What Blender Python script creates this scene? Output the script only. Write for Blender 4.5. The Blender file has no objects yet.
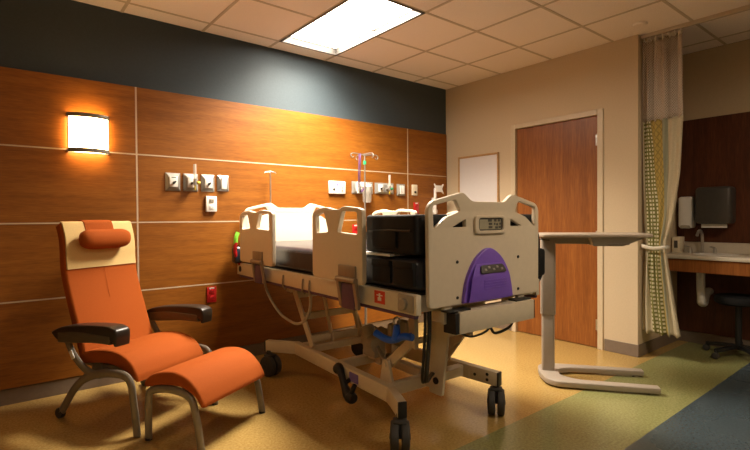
import bpy, bmesh, math, random
from mathutils import Vector, Matrix

random.seed(7)
SC = bpy.context.scene
COL = SC.collection
PI = math.pi
H = 2.814          # ceiling height
T = 0.6096         # ceiling tile pitch

# ------------------------------------------------------------------ materials
def lin(c):
    return tuple(((x / 255.0) / 12.92 if x / 255.0 <= 0.04045 else (((x / 255.0) + 0.055) / 1.055) ** 2.4) for x in c)

def new_mat(name):
    m = bpy.data.materials.new(name); m.use_nodes = True
    nt = m.node_tree; b = nt.nodes['Principled BSDF']
    return m, nt, b

def setc(b, rgb): b.inputs['Base Color'].default_value = (*rgb, 1)

def plain(name, rgb, rough=0.5, metal=0.0, noise=0.06, nscale=40.0, bump=0.0, spec=0.5, coat=0.0):
    """a colour with a little procedural mottling and optional bump"""
    m, nt, b = new_mat(name)
    b.inputs['Roughness'].default_value = rough
    b.inputs['Metallic'].default_value = metal
    b.inputs['Specular IOR Level'].default_value = spec
    b.inputs['Coat Weight'].default_value = coat
    tc = nt.nodes.new('ShaderNodeTexCoord')
    n = nt.nodes.new('ShaderNodeTexNoise'); n.inputs['Scale'].default_value = nscale; n.inputs['Detail'].default_value = 3
    nt.links.new(tc.outputs['Object'], n.inputs['Vector'])
    r = nt.nodes.new('ShaderNodeValToRGB')
    lo = [max(0, c * (1 - noise)) for c in rgb]; hi = [min(1, c * (1 + noise)) for c in rgb]
    r.color_ramp.elements[0].color = (*lo, 1); r.color_ramp.elements[1].color = (*hi, 1)
    r.color_ramp.elements[0].position = 0.3; r.color_ramp.elements[1].position = 0.7
    nt.links.new(n.outputs['Fac'], r.inputs['Fac']); nt.links.new(r.outputs['Color'], b.inputs['Base Color'])
    if bump:
        bp = nt.nodes.new('ShaderNodeBump'); bp.inputs['Strength'].default_value = bump; bp.inputs['Distance'].default_value = 0.004
        nt.links.new(n.outputs['Fac'], bp.inputs['Height']); nt.links.new(bp.outputs['Normal'], b.inputs['Normal'])
    return m

def wood(name, dark, mid, light, stretch, rough=0.4, coat=0.0, spec=0.35):
    """stretch = mapping scale (x,y,z): small along the grain"""
    m, nt, b = new_mat(name)
    b.inputs['Roughness'].default_value = rough; b.inputs['Coat Weight'].default_value = coat
    b.inputs['Specular IOR Level'].default_value = spec
    tc = nt.nodes.new('ShaderNodeTexCoord')
    mp = nt.nodes.new('ShaderNodeMapping'); mp.inputs['Scale'].default_value = stretch
    nt.links.new(tc.outputs['Object'], mp.inputs['Vector'])
    n1 = nt.nodes.new('ShaderNodeTexNoise'); n1.inputs['Scale'].default_value = 3.0; n1.inputs['Detail'].default_value = 5; n1.inputs['Roughness'].default_value = 0.6
    n1.inputs['Distortion'].default_value = 0.6
    n2 = nt.nodes.new('ShaderNodeTexNoise'); n2.inputs['Scale'].default_value = 22.0; n2.inputs['Detail'].default_value = 3
    nt.links.new(mp.outputs['Vector'], n1.inputs['Vector']); nt.links.new(mp.outputs['Vector'], n2.inputs['Vector'])
    mx = nt.nodes.new('ShaderNodeMath'); mx.operation = 'MULTIPLY_ADD'; mx.inputs[1].default_value = 0.45
    nt.links.new(n2.outputs['Fac'], mx.inputs[0])
    sc = nt.nodes.new('ShaderNodeMath'); sc.operation = 'MULTIPLY'; sc.inputs[1].default_value = 0.55
    nt.links.new(n1.outputs['Fac'], sc.inputs[0]); nt.links.new(sc.outputs[0], mx.inputs[2])
    r = nt.nodes.new('ShaderNodeValToRGB'); e = r.color_ramp.elements
    e[0].position = 0.34; e[0].color = (*dark, 1); e[1].position = 0.66; e[1].color = (*light, 1)
    k = r.color_ramp.elements.new(0.5); k.color = (*mid, 1)
    nt.links.new(mx.outputs[0], r.inputs['Fac']); nt.links.new(r.outputs['Color'], b.inputs['Base Color'])
    return m

def emit(name, rgb, strength):
    m = bpy.data.materials.new(name); m.use_nodes = True; nt = m.node_tree
    nt.nodes.remove(nt.nodes['Principled BSDF'])
    e = nt.nodes.new('ShaderNodeEmission'); e.inputs['Color'].default_value = (*rgb, 1); e.inputs['Strength'].default_value = strength
    nt.links.new(e.outputs[0], nt.nodes['Material Output'].inputs['Surface'])
    return m

def speckle(name, a, bcol, c, rough):
    m, nt, b = new_mat(name)
    b.inputs['Roughness'].default_value = rough; b.inputs['Specular IOR Level'].default_value = 0.5
    tc = nt.nodes.new('ShaderNodeTexCoord')
    n1 = nt.nodes.new('ShaderNodeTexNoise'); n1.inputs['Scale'].default_value = 70; n1.inputs['Detail'].default_value = 4; n1.inputs['Roughness'].default_value = 0.7
    n2 = nt.nodes.new('ShaderNodeTexNoise'); n2.inputs['Scale'].default_value = 2.0; n2.inputs['Detail'].default_value = 3
    nt.links.new(tc.outputs['Object'], n1.inputs['Vector']); nt.links.new(tc.outputs['Object'], n2.inputs['Vector'])
    r = nt.nodes.new('ShaderNodeValToRGB'); e = r.color_ramp.elements
    e[0].position = 0.36; e[0].color = (*a, 1); e[1].position = 0.64; e[1].color = (*c, 1)
    k = r.color_ramp.elements.new(0.5); k.color = (*bcol, 1)
    nt.links.new(n1.outputs['Fac'], r.inputs['Fac'])
    mx = nt.nodes.new('ShaderNodeMix'); mx.data_type = 'RGBA'; mx.blend_type = 'MULTIPLY'; mx.inputs['Factor'].default_value = 0.25
    nt.links.new(r.outputs['Color'], mx.inputs['A']); nt.links.new(n2.outputs['Color'], mx.inputs['B'])
    mono = nt.nodes.new('ShaderNodeRGBToBW'); nt.links.new(n2.outputs['Color'], mono.inputs[0]); nt.links.new(mono.outputs[0], mx.inputs['B'])
    nt.links.new(mx.outputs['Result'], b.inputs['Base Color'])
    # faint orange-peel in the wax
    rr = nt.nodes.new('ShaderNodeMapRange'); rr.inputs['To Min'].default_value = rough * 0.75; rr.inputs['To Max'].default_value = rough * 1.35
    nt.links.new(n2.outputs['Fac'], rr.inputs['Value']); nt.links.new(rr.outputs['Result'], b.inputs['Roughness'])
    return m

M = {}
M['wood'] = wood('cherry_panel', (0.175, 0.054, 0.006), (0.25, 0.083, 0.009), (0.31, 0.113, 0.014), (0.55, 1.0, 7.0), rough=0.42)
M['door'] = wood('cherry_door', (0.18, 0.055, 0.013), (0.25, 0.084, 0.019), (0.33, 0.120, 0.029), (6.0, 6.0, 0.4), rough=0.35)
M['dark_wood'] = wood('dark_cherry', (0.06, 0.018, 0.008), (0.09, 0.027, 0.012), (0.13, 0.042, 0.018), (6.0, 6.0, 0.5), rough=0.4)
M['blue'] = plain('blue_grey_paint', (0.048, 0.065, 0.077), rough=0.6, noise=0.05, nscale=60, spec=0.3)
M['cream'] = plain('cream_paint', (0.58, 0.47, 0.32), rough=0.75, noise=0.03, nscale=80, spec=0.2)
M['jamb'] = plain('cream_gloss_paint', (0.58, 0.48, 0.33), rough=0.4, noise=0.03)
M['tile'] = plain('ceiling_tile', (0.90, 0.82, 0.76), rough=0.95, noise=0.10, nscale=180, bump=0.25, spec=0.1)
M['grid'] = plain('ceiling_grid_paint', (0.55, 0.47, 0.37), rough=0.6, noise=0.03)
M['reveal'] = plain('reveal_metal', (0.56, 0.42, 0.28), rough=0.4, metal=0.0, noise=0.03)
M['base'] = plain('taupe_vinyl', (0.18, 0.135, 0.10), rough=0.5, noise=0.05)
M['yellow'] = speckle('tan_sheet_vinyl', (0.37, 0.23, 0.065), (0.45, 0.29, 0.09), (0.53, 0.35, 0.12), 0.16)
M['green'] = speckle('green_sheet_vinyl', (0.20, 0.195, 0.07), (0.255, 0.25, 0.095), (0.31, 0.305, 0.125), 0.2)
M['slate'] = speckle('slate_sheet_vinyl', (0.042, 0.060, 0.070), (0.056, 0.078, 0.090), (0.078, 0.10, 0.112), 0.25)
M['bed'] = plain('bed_beige_plastic', (0.69, 0.60, 0.46), rough=0.45, noise=0.02, spec=0.4)
M['bed_metal'] = plain('bed_beige_enamel', (0.64, 0.56, 0.42), rough=0.4, noise=0.03, spec=0.5)
M['bed_edge'] = plain('dark_olive_edge', (0.16, 0.14, 0.10), rough=0.5)
M['purple'] = plain('purple_plastic', (0.20, 0.10, 0.60), rough=0.35, noise=0.03)
M['mauve'] = plain('dull_purple_cover', (0.085, 0.045, 0.10), rough=0.5)
M['vinyl'] = plain('navy_black_vinyl', (0.020, 0.023, 0.036), rough=0.30, noise=0.2, nscale=9, bump=0.9, spec=0.5)
M['nylon'] = plain('black_nylon', (0.006, 0.006, 0.007), rough=0.7, noise=0.2, nscale=25, bump=0.6, spec=0.3)
M['black'] = plain('black_plastic', (0.012, 0.012, 0.012), rough=0.45)
M['rubber'] = plain('grey_black_rubber', (0.035, 0.033, 0.03), rough=0.6)
M['grey'] = plain('grey_motor_housing', (0.36, 0.32, 0.25), rough=0.5)
M['steel'] = plain('brushed_steel', (0.55, 0.53, 0.50), rough=0.3, metal=0.9, noise=0.05)
M['stand_steel'] = plain('grey_steel', (0.34, 0.32, 0.29), rough=0.35, metal=0.8, noise=0.04)
M['bracket'] = plain('bronze_bracket', (0.30, 0.25, 0.19), rough=0.4, metal=0.3)
M['blueplastic'] = plain('bright_blue_plastic', (0.01, 0.12, 0.75), rough=0.35)
M['white'] = plain('white_plastic', (0.78, 0.75, 0.70), rough=0.4, noise=0.02)
M['cloth_white'] = plain('white_cotton', (0.75, 0.73, 0.70), rough=0.9, bump=0.2)
M['plate'] = plain('satin_plate', (0.33, 0.315, 0.285), rough=0.38, metal=0.35, noise=0.03)
M['ivory'] = plain('ivory_plastic', (0.72, 0.63, 0.46), rough=0.4, noise=0.02)
M['red'] = plain('red_plastic', (0.45, 0.014, 0.014), rough=0.35)
M['redlabel'] = plain('red_label', (0.60, 0.05, 0.02), rough=0.5)
M['violet_label'] = plain('violet_label', (0.16, 0.12, 0.40), rough=0.5)
M['lcd'] = plain('lcd_grey', (0.36, 0.34, 0.25), rough=0.2)
M['lcd_dark'] = plain('lcd_segments', (0.05, 0.05, 0.04), rough=0.3)
M['pad'] = plain('dark_keypad', (0.06, 0.055, 0.05), rough=0.35)
M['orange'] = plain('orange_upholstery', (0.33, 0.069, 0.006), rough=0.85, noise=0.10, nscale=260, bump=0.35, spec=0.2)
M['beige_cloth'] = plain('cream_upholstery', (0.66, 0.47, 0.20), rough=0.8, noise=0.05, nscale=200, bump=0.2, spec=0.2)
M['frame'] = plain('grey_bronze_frame', (0.24, 0.21, 0.165), rough=0.42, metal=0.45, noise=0.03)
M['housing'] = plain('dark_lamp_housing', (0.10, 0.09, 0.08), rough=0.5)
M['arm'] = plain('dark_brown_armrest', (0.020, 0.014, 0.010), rough=0.35, noise=0.05)
M['armside'] = plain('bronze_arm_panel', (0.10, 0.085, 0.06), rough=0.4, metal=0.3)
M['table'] = plain('table_taupe_enamel', (0.31, 0.26, 0.21), rough=0.42, noise=0.03)
M['tabletop'] = plain('table_top_laminate', (0.36, 0.29, 0.22), rough=0.4, noise=0.05)
M['green_plastic'] = plain('green_plastic', (0.02, 0.35, 0.14), rough=0.4)
M['lime'] = plain('lime_webbing', (0.25, 0.70, 0.05), rough=0.6)
M['yellow_plastic'] = plain('yellow_knob', (0.70, 0.52, 0.03), rough=0.4)
M['wframe'] = plain('oak_frame', (0.46, 0.27, 0.11), rough=0.5, noise=0.1)
M['board'] = plain('whiteboard_surface', (0.68, 0.66, 0.66), rough=0.35, noise=0.01)
M['counter'] = plain('counter_solid_surface', (0.60, 0.54, 0.44), rough=0.35, noise=0.05, nscale=120)
M['lamp'] = emit('lamp_lens', (1.0, 0.88, 0.72), 24.0)
M['lamp2'] = emit('lamp_lens_dimmed', (1.0, 0.82, 0.60), 25.0)
M['lamp3'] = emit('lamp_lens_low', (1.0, 0.82, 0.60), 9.0)
M['sconce'] = emit('sconce_acrylic', (1.0, 0.58, 0.24), 30.0)
M['pale'] = plain('pale_drape', (0.46, 0.40, 0.27), rough=0.85, noise=0.06, nscale=90)
M['sage'] = plain('sage_drape', (0.25, 0.25, 0.17), rough=0.85, noise=0.06, nscale=90)
M['tie'] = plain('cream_tie', (0.62, 0.58, 0.48), rough=0.8)

def glass(name, rgb, alpha):
    m, nt, b = new_mat(name)
    setc(b, rgb); b.inputs['Roughness'].default_value = 0.1; b.inputs['Alpha'].default_value = alpha
    return m
M['clear'] = glass('clear_plastic', (0.75, 0.70, 0.62), 0.45)
M['tubing'] = glass('violet_tubing', (0.14, 0.07, 0.20), 0.8)

def dots_material():
    """green cloth with rows of small cream squares, in the cloth's own UV"""
    m, nt, b = new_mat('dotted_drape'); b.inputs['Roughness'].default_value = 0.85
    uv = nt.nodes.new('ShaderNodeUVMap')
    sp = nt.nodes.new('ShaderNodeSeparateXYZ'); nt.links.new(uv.outputs[0], sp.inputs[0])
    fac = None
    for ax in ('X', 'Y'):
        a = nt.nodes.new('ShaderNodeMath'); a.operation = 'MULTIPLY'; a.inputs[1].default_value = 1 / 0.034
        f = nt.nodes.new('ShaderNodeMath'); f.operation = 'FRACT'
        g = nt.nodes.new('ShaderNodeMath'); g.operation = 'LESS_THAN'; g.inputs[1].default_value = 0.52
        nt.links.new(sp.outputs[ax], a.inputs[0]); nt.links.new(a.outputs[0], f.inputs[0]); nt.links.new(f.outputs[0], g.inputs[0])
        if fac is None: fac = g
        else:
            p = nt.nodes.new('ShaderNodeMath'); p.operation = 'MULTIPLY'
            nt.links.new(fac.outputs[0], p.inputs[0]); nt.links.new(g.outputs[0], p.inputs[1]); fac = p
    mx = nt.nodes.new('ShaderNodeMix'); mx.data_type = 'RGBA'
    mx.inputs['A'].default_value = (0.16, 0.15, 0.035, 1); mx.inputs['B'].default_value = (0.62, 0.57, 0.40, 1)
    nt.links.new(fac.outputs[0], mx.inputs['Factor']); nt.links.new(mx.outputs['Result'], b.inputs['Base Color'])
    return m
M['dots'] = dots_material()

def diamond_material():
    m, nt, b = new_mat('gold_diamond_drape'); b.inputs['Roughness'].default_value = 0.8
    uv = nt.nodes.new('ShaderNodeUVMap')
    mp = nt.nodes.new('ShaderNodeMapping'); mp.inputs['Rotation'].default_value = (0, 0, PI / 4); mp.inputs['Scale'].default_value = (1, 1, 1)
    nt.links.new(uv.outputs[0], mp.inputs[0])
    ck = nt.nodes.new('ShaderNodeTexBrick'); ck.offset = 0
    ck.inputs['Scale'].default_value = 1; ck.inputs['Brick Width'].default_value = 0.045; ck.inputs['Row Height'].default_value = 0.045
    ck.inputs['Mortar Size'].default_value = 0.006
    ck.inputs['Color1'].default_value = (0.40, 0.29, 0.07, 1); ck.inputs['Color2'].default_value = (0.40, 0.29, 0.07, 1); ck.inputs['Mortar'].default_value = (0.27, 0.20, 0.05, 1)
    nt.links.new(mp.outputs[0], ck.inputs['Vector']); nt.links.new(ck.outputs['Color'], b.inputs['Base Color'])
    return m
M['gold'] = diamond_material()

def net_material():
    m, nt, b = new_mat('open_mesh_net'); setc(b, (0.50, 0.42, 0.34)); b.inputs['Roughness'].default_value = 0.9
    uv = nt.nodes.new('ShaderNodeUVMap')
    mp = nt.nodes.new('ShaderNodeMapping'); mp.inputs['Rotation'].default_value = (0, 0, PI / 4)
    nt.links.new(uv.outputs[0], mp.inputs[0])
    ck = nt.nodes.new('ShaderNodeTexBrick'); ck.offset = 0
    ck.inputs['Scale'].default_value = 1; ck.inputs['Brick Width'].default_value = 0.016; ck.inputs['Row Height'].default_value = 0.016; ck.inputs['Mortar Size'].default_value = 0.0035
    ck.inputs['Mortar Smooth'].default_value = 0.0
    ck.inputs['Color1'].default_value = (0.30,) * 3 + (1,); ck.inputs['Color2'].default_value = (0.30,) * 3 + (1,); ck.inputs['Mortar'].default_value = (0.95,) * 3 + (1,)
    nt.links.new(mp.outputs[0], ck.inputs['Vector']); nt.links.new(ck.outputs['Color'], b.inputs['Alpha'])
    return m
M['net'] = net_material()

# ------------------------------------------------------------------ mesh building
def V(*a): return Vector(a)

class MB:
    """collects shapes and links them as ONE mesh object"""
    def __init__(self): self.bm = bmesh.new(); self.mi = 0
    def _merge(self, tb, mat=None):
        if mat is not None: bmesh.ops.transform(tb, matrix=mat, verts=tb.verts[:])
        for f in tb.faces: f.material_index = self.mi
        me = bpy.data.meshes.new('tmp'); tb.to_mesh(me); tb.free()
        self.bm.from_mesh(me); bpy.data.meshes.remove(me); return self
    def box(self, c, s, bevel=0.0, rot=None, seg=2):
        tb = bmesh.new(); bmesh.ops.create_cube(tb, size=1)
        bmesh.ops.scale(tb, vec=Vector(s), verts=tb.verts[:])
        if bevel: bmesh.ops.bevel(tb, geom=tb.edges[:], offset=bevel, segments=seg, profile=0.5, affect='EDGES')
        m = Matrix.Translation(Vector(c))
        if rot is not None: m = m @ rot.to_4x4()
        return self._merge(tb, m)
    def span(self, a, b, bevel=0.0, seg=2):
        a = Vector(a); b = Vector(b)
        return self.box((a + b) / 2, [abs(x) for x in (b - a)], bevel, None, seg)
    def beam(self, p0, p1, w, h, bevel=0.004, up=(0, 0, 1)):
        """rectangular bar; h measured along up, w across"""
        p0 = Vector(p0); p1 = Vector(p1); d = p1 - p0; L = d.length; z = d.normalized()
        x = Vector(up).cross(z)
        if x.length < 1e-5: x = Vector((1, 0, 0)).cross(z)
        x.normalize(); y = z.cross(x)
        R = Matrix((x, y, z)).transposed()
        tb = bmesh.new(); bmesh.ops.create_cube(tb, size=1); bmesh.ops.scale(tb, vec=(w, h, L), verts=tb.verts[:])
        if bevel: bmesh.ops.bevel(tb, geom=tb.edges[:], offset=bevel, segments=2, profile=0.5, affect='EDGES')
        return self._merge(tb, Matrix.Translation((p0 + p1) / 2) @ R.to_4x4())
    def cyl(self, p0, p1, r0, r1=None, seg=20, bevel=0.0):
        p0 = Vector(p0); p1 = Vector(p1); d = p1 - p0; L = d.length
        if r1 is None: r1 = r0
        tb = bmesh.new(); bmesh.ops.create_cone(tb, cap_ends=True, segments=seg, radius1=r0, radius2=r1, depth=L)
        if bevel:
            es = [e for e in tb.edges if abs(e.verts[0].co.z - e.verts[1].co.z) < 1e-6]
            bmesh.ops.bevel(tb, geom=es, offset=bevel, segments=3, profile=0.5, affect='EDGES')
        q = Vector((0, 0, 1)).rotation_difference(d.normalized())
        return self._merge(tb, Matrix.Translation((p0 + p1) / 2) @ q.to_matrix().to_4x4())
    def tube(self, pts, r, seg=12, flat=1.0, up=(0, 0, 1), closed=False):
        """swept tube; r a number or a list; flat squeezes it along the side direction"""
        pts = [Vector(p) for p in pts]; n = len(pts)
        rr = r if isinstance(r, (list, tuple)) else [r] * n
        tb = bmesh.new(); rings = []
        prev = None
        for i, p in enumerate(pts):
            if closed: t = (pts[(i + 1) % n] - pts[i - 1]).normalized()
            else: t = (pts[min(i + 1, n - 1)] - pts[max(i - 1, 0)]).normalized()
            if prev is None:
                a = Vector(up)
                if abs(a.dot(t)) > 0.95: a = Vector((1, 0, 0)) if abs(t.x) < 0.9 else Vector((0, 1, 0))
                s = t.cross(a).normalized()
            else:
                s = (prev - t * prev.dot(t)).normalized()
            prev = s
            u = s.cross(t).normalized()
            ring = []
            for k in range(seg):
                th = 2 * PI * k / seg
                ring.append(tb.verts.new(p + s * (math.cos(th) * rr[i] * flat) + u * (math.sin(th) * rr[i])))
            rings.append(ring)
        m = n if closed else n - 1
        for i in range(m):
            A = rings[i]; B = rings[(i + 1) % n]
            for k in range(seg):
                tb.faces.new((A[k], A[(k + 1) % seg], B[(k + 1) % seg], B[k]))
        if not closed:
            tb.faces.new(rings[0][::-1]); tb.faces.new(rings[-1])
        bmesh.ops.recalc_face_normals(tb, faces=tb.faces[:])
        return self._merge(tb)
    def lathe(self, prof, c, seg=28, mat=None):
        """prof = [(r,z)...] about the z axis through c"""
        tb = bmesh.new(); rings = []
        for (r, z) in prof:
            rings.append([tb.verts.new((r * math.cos(2 * PI * k / seg), r * math.sin(2 * PI * k / seg), z)) for k in range(seg)])
        for A, B in zip(rings, rings[1:]):
            for k in range(seg): tb.faces.new((A[k], A[(k + 1) % seg], B[(k + 1) % seg], B[k]))
        tb.faces.new(rings[0][::-1]); tb.faces.new(rings[-1])
        bmesh.ops.recalc_face_normals(tb, faces=tb.faces[:])
        m = Matrix.Translation(Vector(c))
        if mat is not None: m = m @ mat.to_4x4()
        return self._merge(tb, m)
    def plate(self, loops, thick, bevel, origin, u, v, res=3):
        """flat outline (first loop) with holes (others), extruded along u x v, rounded edges; origin at mid-thickness"""
        cu = bpy.data.curves.new('tmp', 'CURVE'); cu.dimensions = '2D'; cu.fill_mode = 'BOTH'
        for lp in loops:
            s = cu.splines.new('POLY'); s.points.add(len(lp) - 1); s.use_cyclic_u = True
            for i, p in enumerate(lp): s.points[i].co = (p[0], p[1], 0, 1)
        cu.extrude = max(1e-5, thick / 2 - bevel); cu.bevel_depth = bevel; cu.bevel_resolution = res; cu.offset = -bevel
        ob = bpy.data.objects.new('tmp', cu); COL.objects.link(ob)
        dg = bpy.context.evaluated_depsgraph_get(); dg.update()
        me = bpy.data.meshes.new_from_object(ob.evaluated_get(dg))
        tb = bmesh.new(); tb.from_mesh(me)
        bmesh.ops.remove_doubles(tb, verts=tb.verts[:], dist=1e-5)
        bpy.data.objects.remove(ob); bpy.data.curves.remove(cu); bpy.data.meshes.remove(me)
        u = Vector(u).normalized(); v = Vector(v).normalized(); w = u.cross(v)
        R = Matrix((u, v, w)).transposed().to_4x4()
        return self._merge(tb, Matrix.Translation(Vector(origin)) @ R)
    def build(self, name, mat, parent=None, world=False, smooth=40, subsurf=0):
        if parent is not None and world:
            inv = (Matrix.Translation(parent.location) @ parent.rotation_euler.to_matrix().to_4x4()).inverted()
            bmesh.ops.transform(self.bm, matrix=inv, verts=self.bm.verts[:])
        me = bpy.data.meshes.new(name); self.bm.to_mesh(me); self.bm.free()
        o = bpy.data.objects.new(name, me); COL.objects.link(o)
        for m in (mat if isinstance(mat, (list, tuple)) else [mat]): me.materials.append(M[m])
        if smooth:
            me.shade_smooth(); me.set_sharp_from_angle(angle=math.radians(smooth))
        if parent is not None: o.parent = parent
        if subsurf:
            s = o.modifiers.new('sub', 'SUBSURF'); s.levels = s.render_levels = subsurf
        return o

def smoothpath(pts, n=6, closed=False):
    """Catmull-Rom through the points"""
    pts = [Vector(p) for p in pts]; out = []; N = len(pts)
    rng = range(N) if closed else range(N - 1)
    for i in rng:
        p1 = pts[i]; p2 = pts[(i + 1) % N]
        p0 = pts[i - 1] if (closed or i > 0) else p1 * 2 - p2
        p3 = pts[(i + 2) % N] if (closed or i + 2 < N) else p2 * 2 - p1
        for k in range(n):
            t = k / n
            out.append(0.5 * ((2 * p1) + (p2 - p0) * t + (2 * p0 - 5 * p1 + 4 * p2 - p3) * t * t + (3 * p1 - p0 - 3 * p2 + p3) * t ** 3))
    if not closed: out.append(pts[-1])
    return out

def rounded(poly, r, n=5):
    """round the corners of a 2D polygon; r a number or one per corner"""
    out = []; N = len(poly)
    for i in range(N):
        rr = r[i] if isinstance(r, (list, tuple)) else r
        p = Vector(poly[i]).to_2d(); a = Vector(poly[i - 1]).to_2d(); b = Vector(poly[(i + 1) % N]).to_2d()
        da = (a - p); db = (b - p); k = min(rr, da.length * 0.45, db.length * 0.45)
        if k < 1e-4: out.append(p); continue
        s = p + da.normalized() * k; e = p + db.normalized() * k
        for j in range(n + 1):
            t = j / n; out.append(s * (1 - t) ** 2 + p * 2 * t * (1 - t) + e * t * t)
    return out

def thing(name, label, cat, loc=(0, 0, 0), rotz=0.0, group=None):
    o = bpy.data.objects.new(name, None); COL.objects.link(o)
    o.empty_display_size = 0.1
    o.location = loc; o.rotation_euler = (0, 0, rotz); o['label'] = label; o['category'] = cat
    if group: o['group'] = group
    return o
def tag(o, label, cat, group=None, kind=None):
    o['label'] = label; o['category'] = cat
    if group: o['group'] = group
    if kind: o['kind'] = kind
    return o
def struct(o, label=None, cat=None):
    o['kind'] = 'structure'
    if label: o['label'] = label
    if cat: o['category'] = cat
    return o
def copy_tree(o, parent=None):
    c = o.copy(); COL.objects.link(c); c.parent = parent
    for ch in list(o.children): copy_tree(ch, c)
    return c

# ================================================================== SETTING
X0, Y0 = -6.6, -6.6          # far (unseen) corner of the room
AX, AY0, AY1 = 0.92, -2.224, -3.7   # sink alcove behind the curtain

# floor: tan / green / slate bands running along the bed wall
mb = MB()
for mi, (ya, yb) in enumerate(((0.02, -2.32), (-2.32, -2.89), (-2.89, Y0))):
    mb.mi = mi; mb.span((X0, ya, -0.05), (AX, yb, 0.0))
struct(mb.build('floor', ['yellow', 'green', 'slate'], smooth=0), 'polished sheet vinyl floor in tan, green and slate bands', 'floor')

# ceiling: lay-in tiles, the cells of the two lamps left open
LAMPX = (-0.5495 - 3 * T, -0.5495 - 2 * T)
LAMPS = [(-0.1806 - 2 * T, -0.1806), (-0.1806 - 8 * T, -0.1806 - 6 * T), (-0.1806 - 8 * T, -0.1806 - 6 * T)]
LAMPXS = [LAMPX, (-0.5495 - 2 * T, -0.5495 - T), (-0.5495 - 8 * T, -0.5495 - 7 * T)]
xs = [AX, -0.5495 + 2 * T, -0.5495 + T] + [-0.5495 - k * T for k in range(0, 10)] + [X0]
xs = sorted(set(round(x, 4) for x in xs if X0 <= x <= AX))
ys = sorted(set(round(y, 4) for y in [0.02] + [-0.1806 - k * T for k in range(0, 11)] + [Y0]))
mb = MB()
for xa, xb in zip(xs, xs[1:]):
    for ya, yb in zip(ys, ys[1:]):
        cx, cy = (xa + xb) / 2, (ya + yb) / 2
        if any(p < cx < q and a < cy < b for (p, q), (a, b) in zip(LAMPXS, LAMPS)): continue
        mb.span((xa, ya, H + 0.002), (xb, yb, H + 0.022))
struct(mb.build('ceiling', 'tile', smooth=0), 'acoustic lay-in tile ceiling', 'ceiling')
mb = MB()
for x in xs[1:-1]:
    if any(p + 0.01 < x < q - 0.01 for p, q in LAMPXS): continue
    mb.span((x - 0.011, Y0, H - 0.002), (x + 0.011, 0.02, H + 0.004))
for y in ys[1:-1]:
    cuts = [(X0, AX)]
    for (p, q), (a, b) in zip(LAMPXS, LAMPS):
        if a + 0.01 < y < b - 0.01: cuts = [c_ for u0, u1 in cuts for c_ in ((u0, min(u1, p)), (max(u0, q), u1)) if c_[1] - c_[0] > 0.02]
    for a, b in cuts: mb.span((a, y - 0.011, H - 0.0015), (b, y + 0.011, H + 0.0035))
struct(mb.build('trim_1', 'grid', smooth=0), 'painted metal grid between the ceiling tiles', 'ceiling grid')

# walls
struct(MB().span((X0, 0.02, 0), (0, 0.14, H)).build('wall_left', 'blue', smooth=0), 'blue-grey painted wall above the wood panelling', 'wall')
DY0, DY1, DH = -0.985, -1.872, 2.178
mb = MB()
mb.span((0, 0.14, 0), (0.12, DY0 + 0.012, H)); mb.span((0, DY1 - 0.012, 0), (0.12, AY0, H)); mb.span((0, DY0 + 0.012, DH + 0.012), (0.12, DY1 - 0.012, H))
mb.span((0.12, AY0 + 0.12, 0), (AX, AY0, H))        # return of the wall into the sink alcove
struct(mb.build('wall_right', 'cream', smooth=0), 'cream painted wall with the wood door', 'wall')
struct(MB().span((AX, AY0 + 0.12, 0), (AX + 0.12, AY1 - 0.12, H)).build('wall_alcove', 'cream', smooth=0), 'cream wall at the back of the sink alcove', 'wall')
mb = MB().span((0.0, AY1, 0), (AX, AY1 - 0.12, H)); mb.span((0, AY1 - 0.12, 0), (0.12, Y0, H))
struct(mb.build('wall_near', 'cream', smooth=0))
struct(MB().span((X0, Y0 - 0.12, 0), (0.12, Y0, H)).build('wall_back', 'cream', smooth=0))
struct(MB().span((X0 - 0.12, Y0, 0), (X0, 0.14, H)).build('wall_front', 'cream', smooth=0))

# wood panelling on the bed wall
px = [X0, -6.36, -3.511, -0.664, -0.006]
pz = [0.105, 0.687, 1.216, 1.7407, 2.258]
k = 2
for a, b in zip(px, px[1:]):
    for c, d in zip(pz, pz[1:]):
        o = MB().span((a + 0.006, 0.0, c + 0.005), (b - 0.006, 0.02, d - 0.005 if d < 2.25 else d), 0.0015, 1).build('trim_%d' % k, 'wood', smooth=0); k += 1
        struct(o, 'cherry veneer wall panel with horizontal grain', 'wall panel')
mb = MB()
for z in pz[1:-1]: mb.span((X0, -0.001, z - 0.005), (-0.006, 0.02, z + 0.005))
for x in px[1:-1]: mb.span((x - 0.006, -0.0012, pz[0]), (x + 0.006, 0.02, pz[-1]))
struct(mb.build('trim_%d' % k, 'reveal', smooth=0), 'pale metal reveal strips between the wood panels', 'trim'); k += 1
# baseboards
struct(MB().span((X0, 0.006, 0), (-0.006, 0.02, 0.105), 0.002, 1).build('baseboard_left', 'base', smooth=0), 'taupe vinyl baseboard under the wood panels', 'baseboard')
mb = MB().span((-0.008, 0.0, 0), (0, DY0 + 0.055, 0.108), 0.002, 1); mb.span((-0.008, DY1 - 0.062, 0), (0, AY0 - 0.008, 0.108), 0.002, 1)
mb.span((0, AY0, 0), (AX, AY0 - 0.008, 0.108), 0.002, 1); mb.span((AX - 0.008, AY0 - 0.008, 0), (AX, AY1, 0.108), 0.002, 1)
struct(mb.build('baseboard_right', 'base', smooth=0), 'taupe vinyl baseboard along the cream wall', 'baseboard')
# dark wood panel behind the sink
struct(MB().span((AX - 0.02, AY0 - 0.001, 0.112), (AX, AY1, 2.165), 0.002, 1).build('trim_%d' % k, 'dark_wood', smooth=0), 'dark wood panel on the wall behind the sink', 'wall panel'); k += 1

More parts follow.
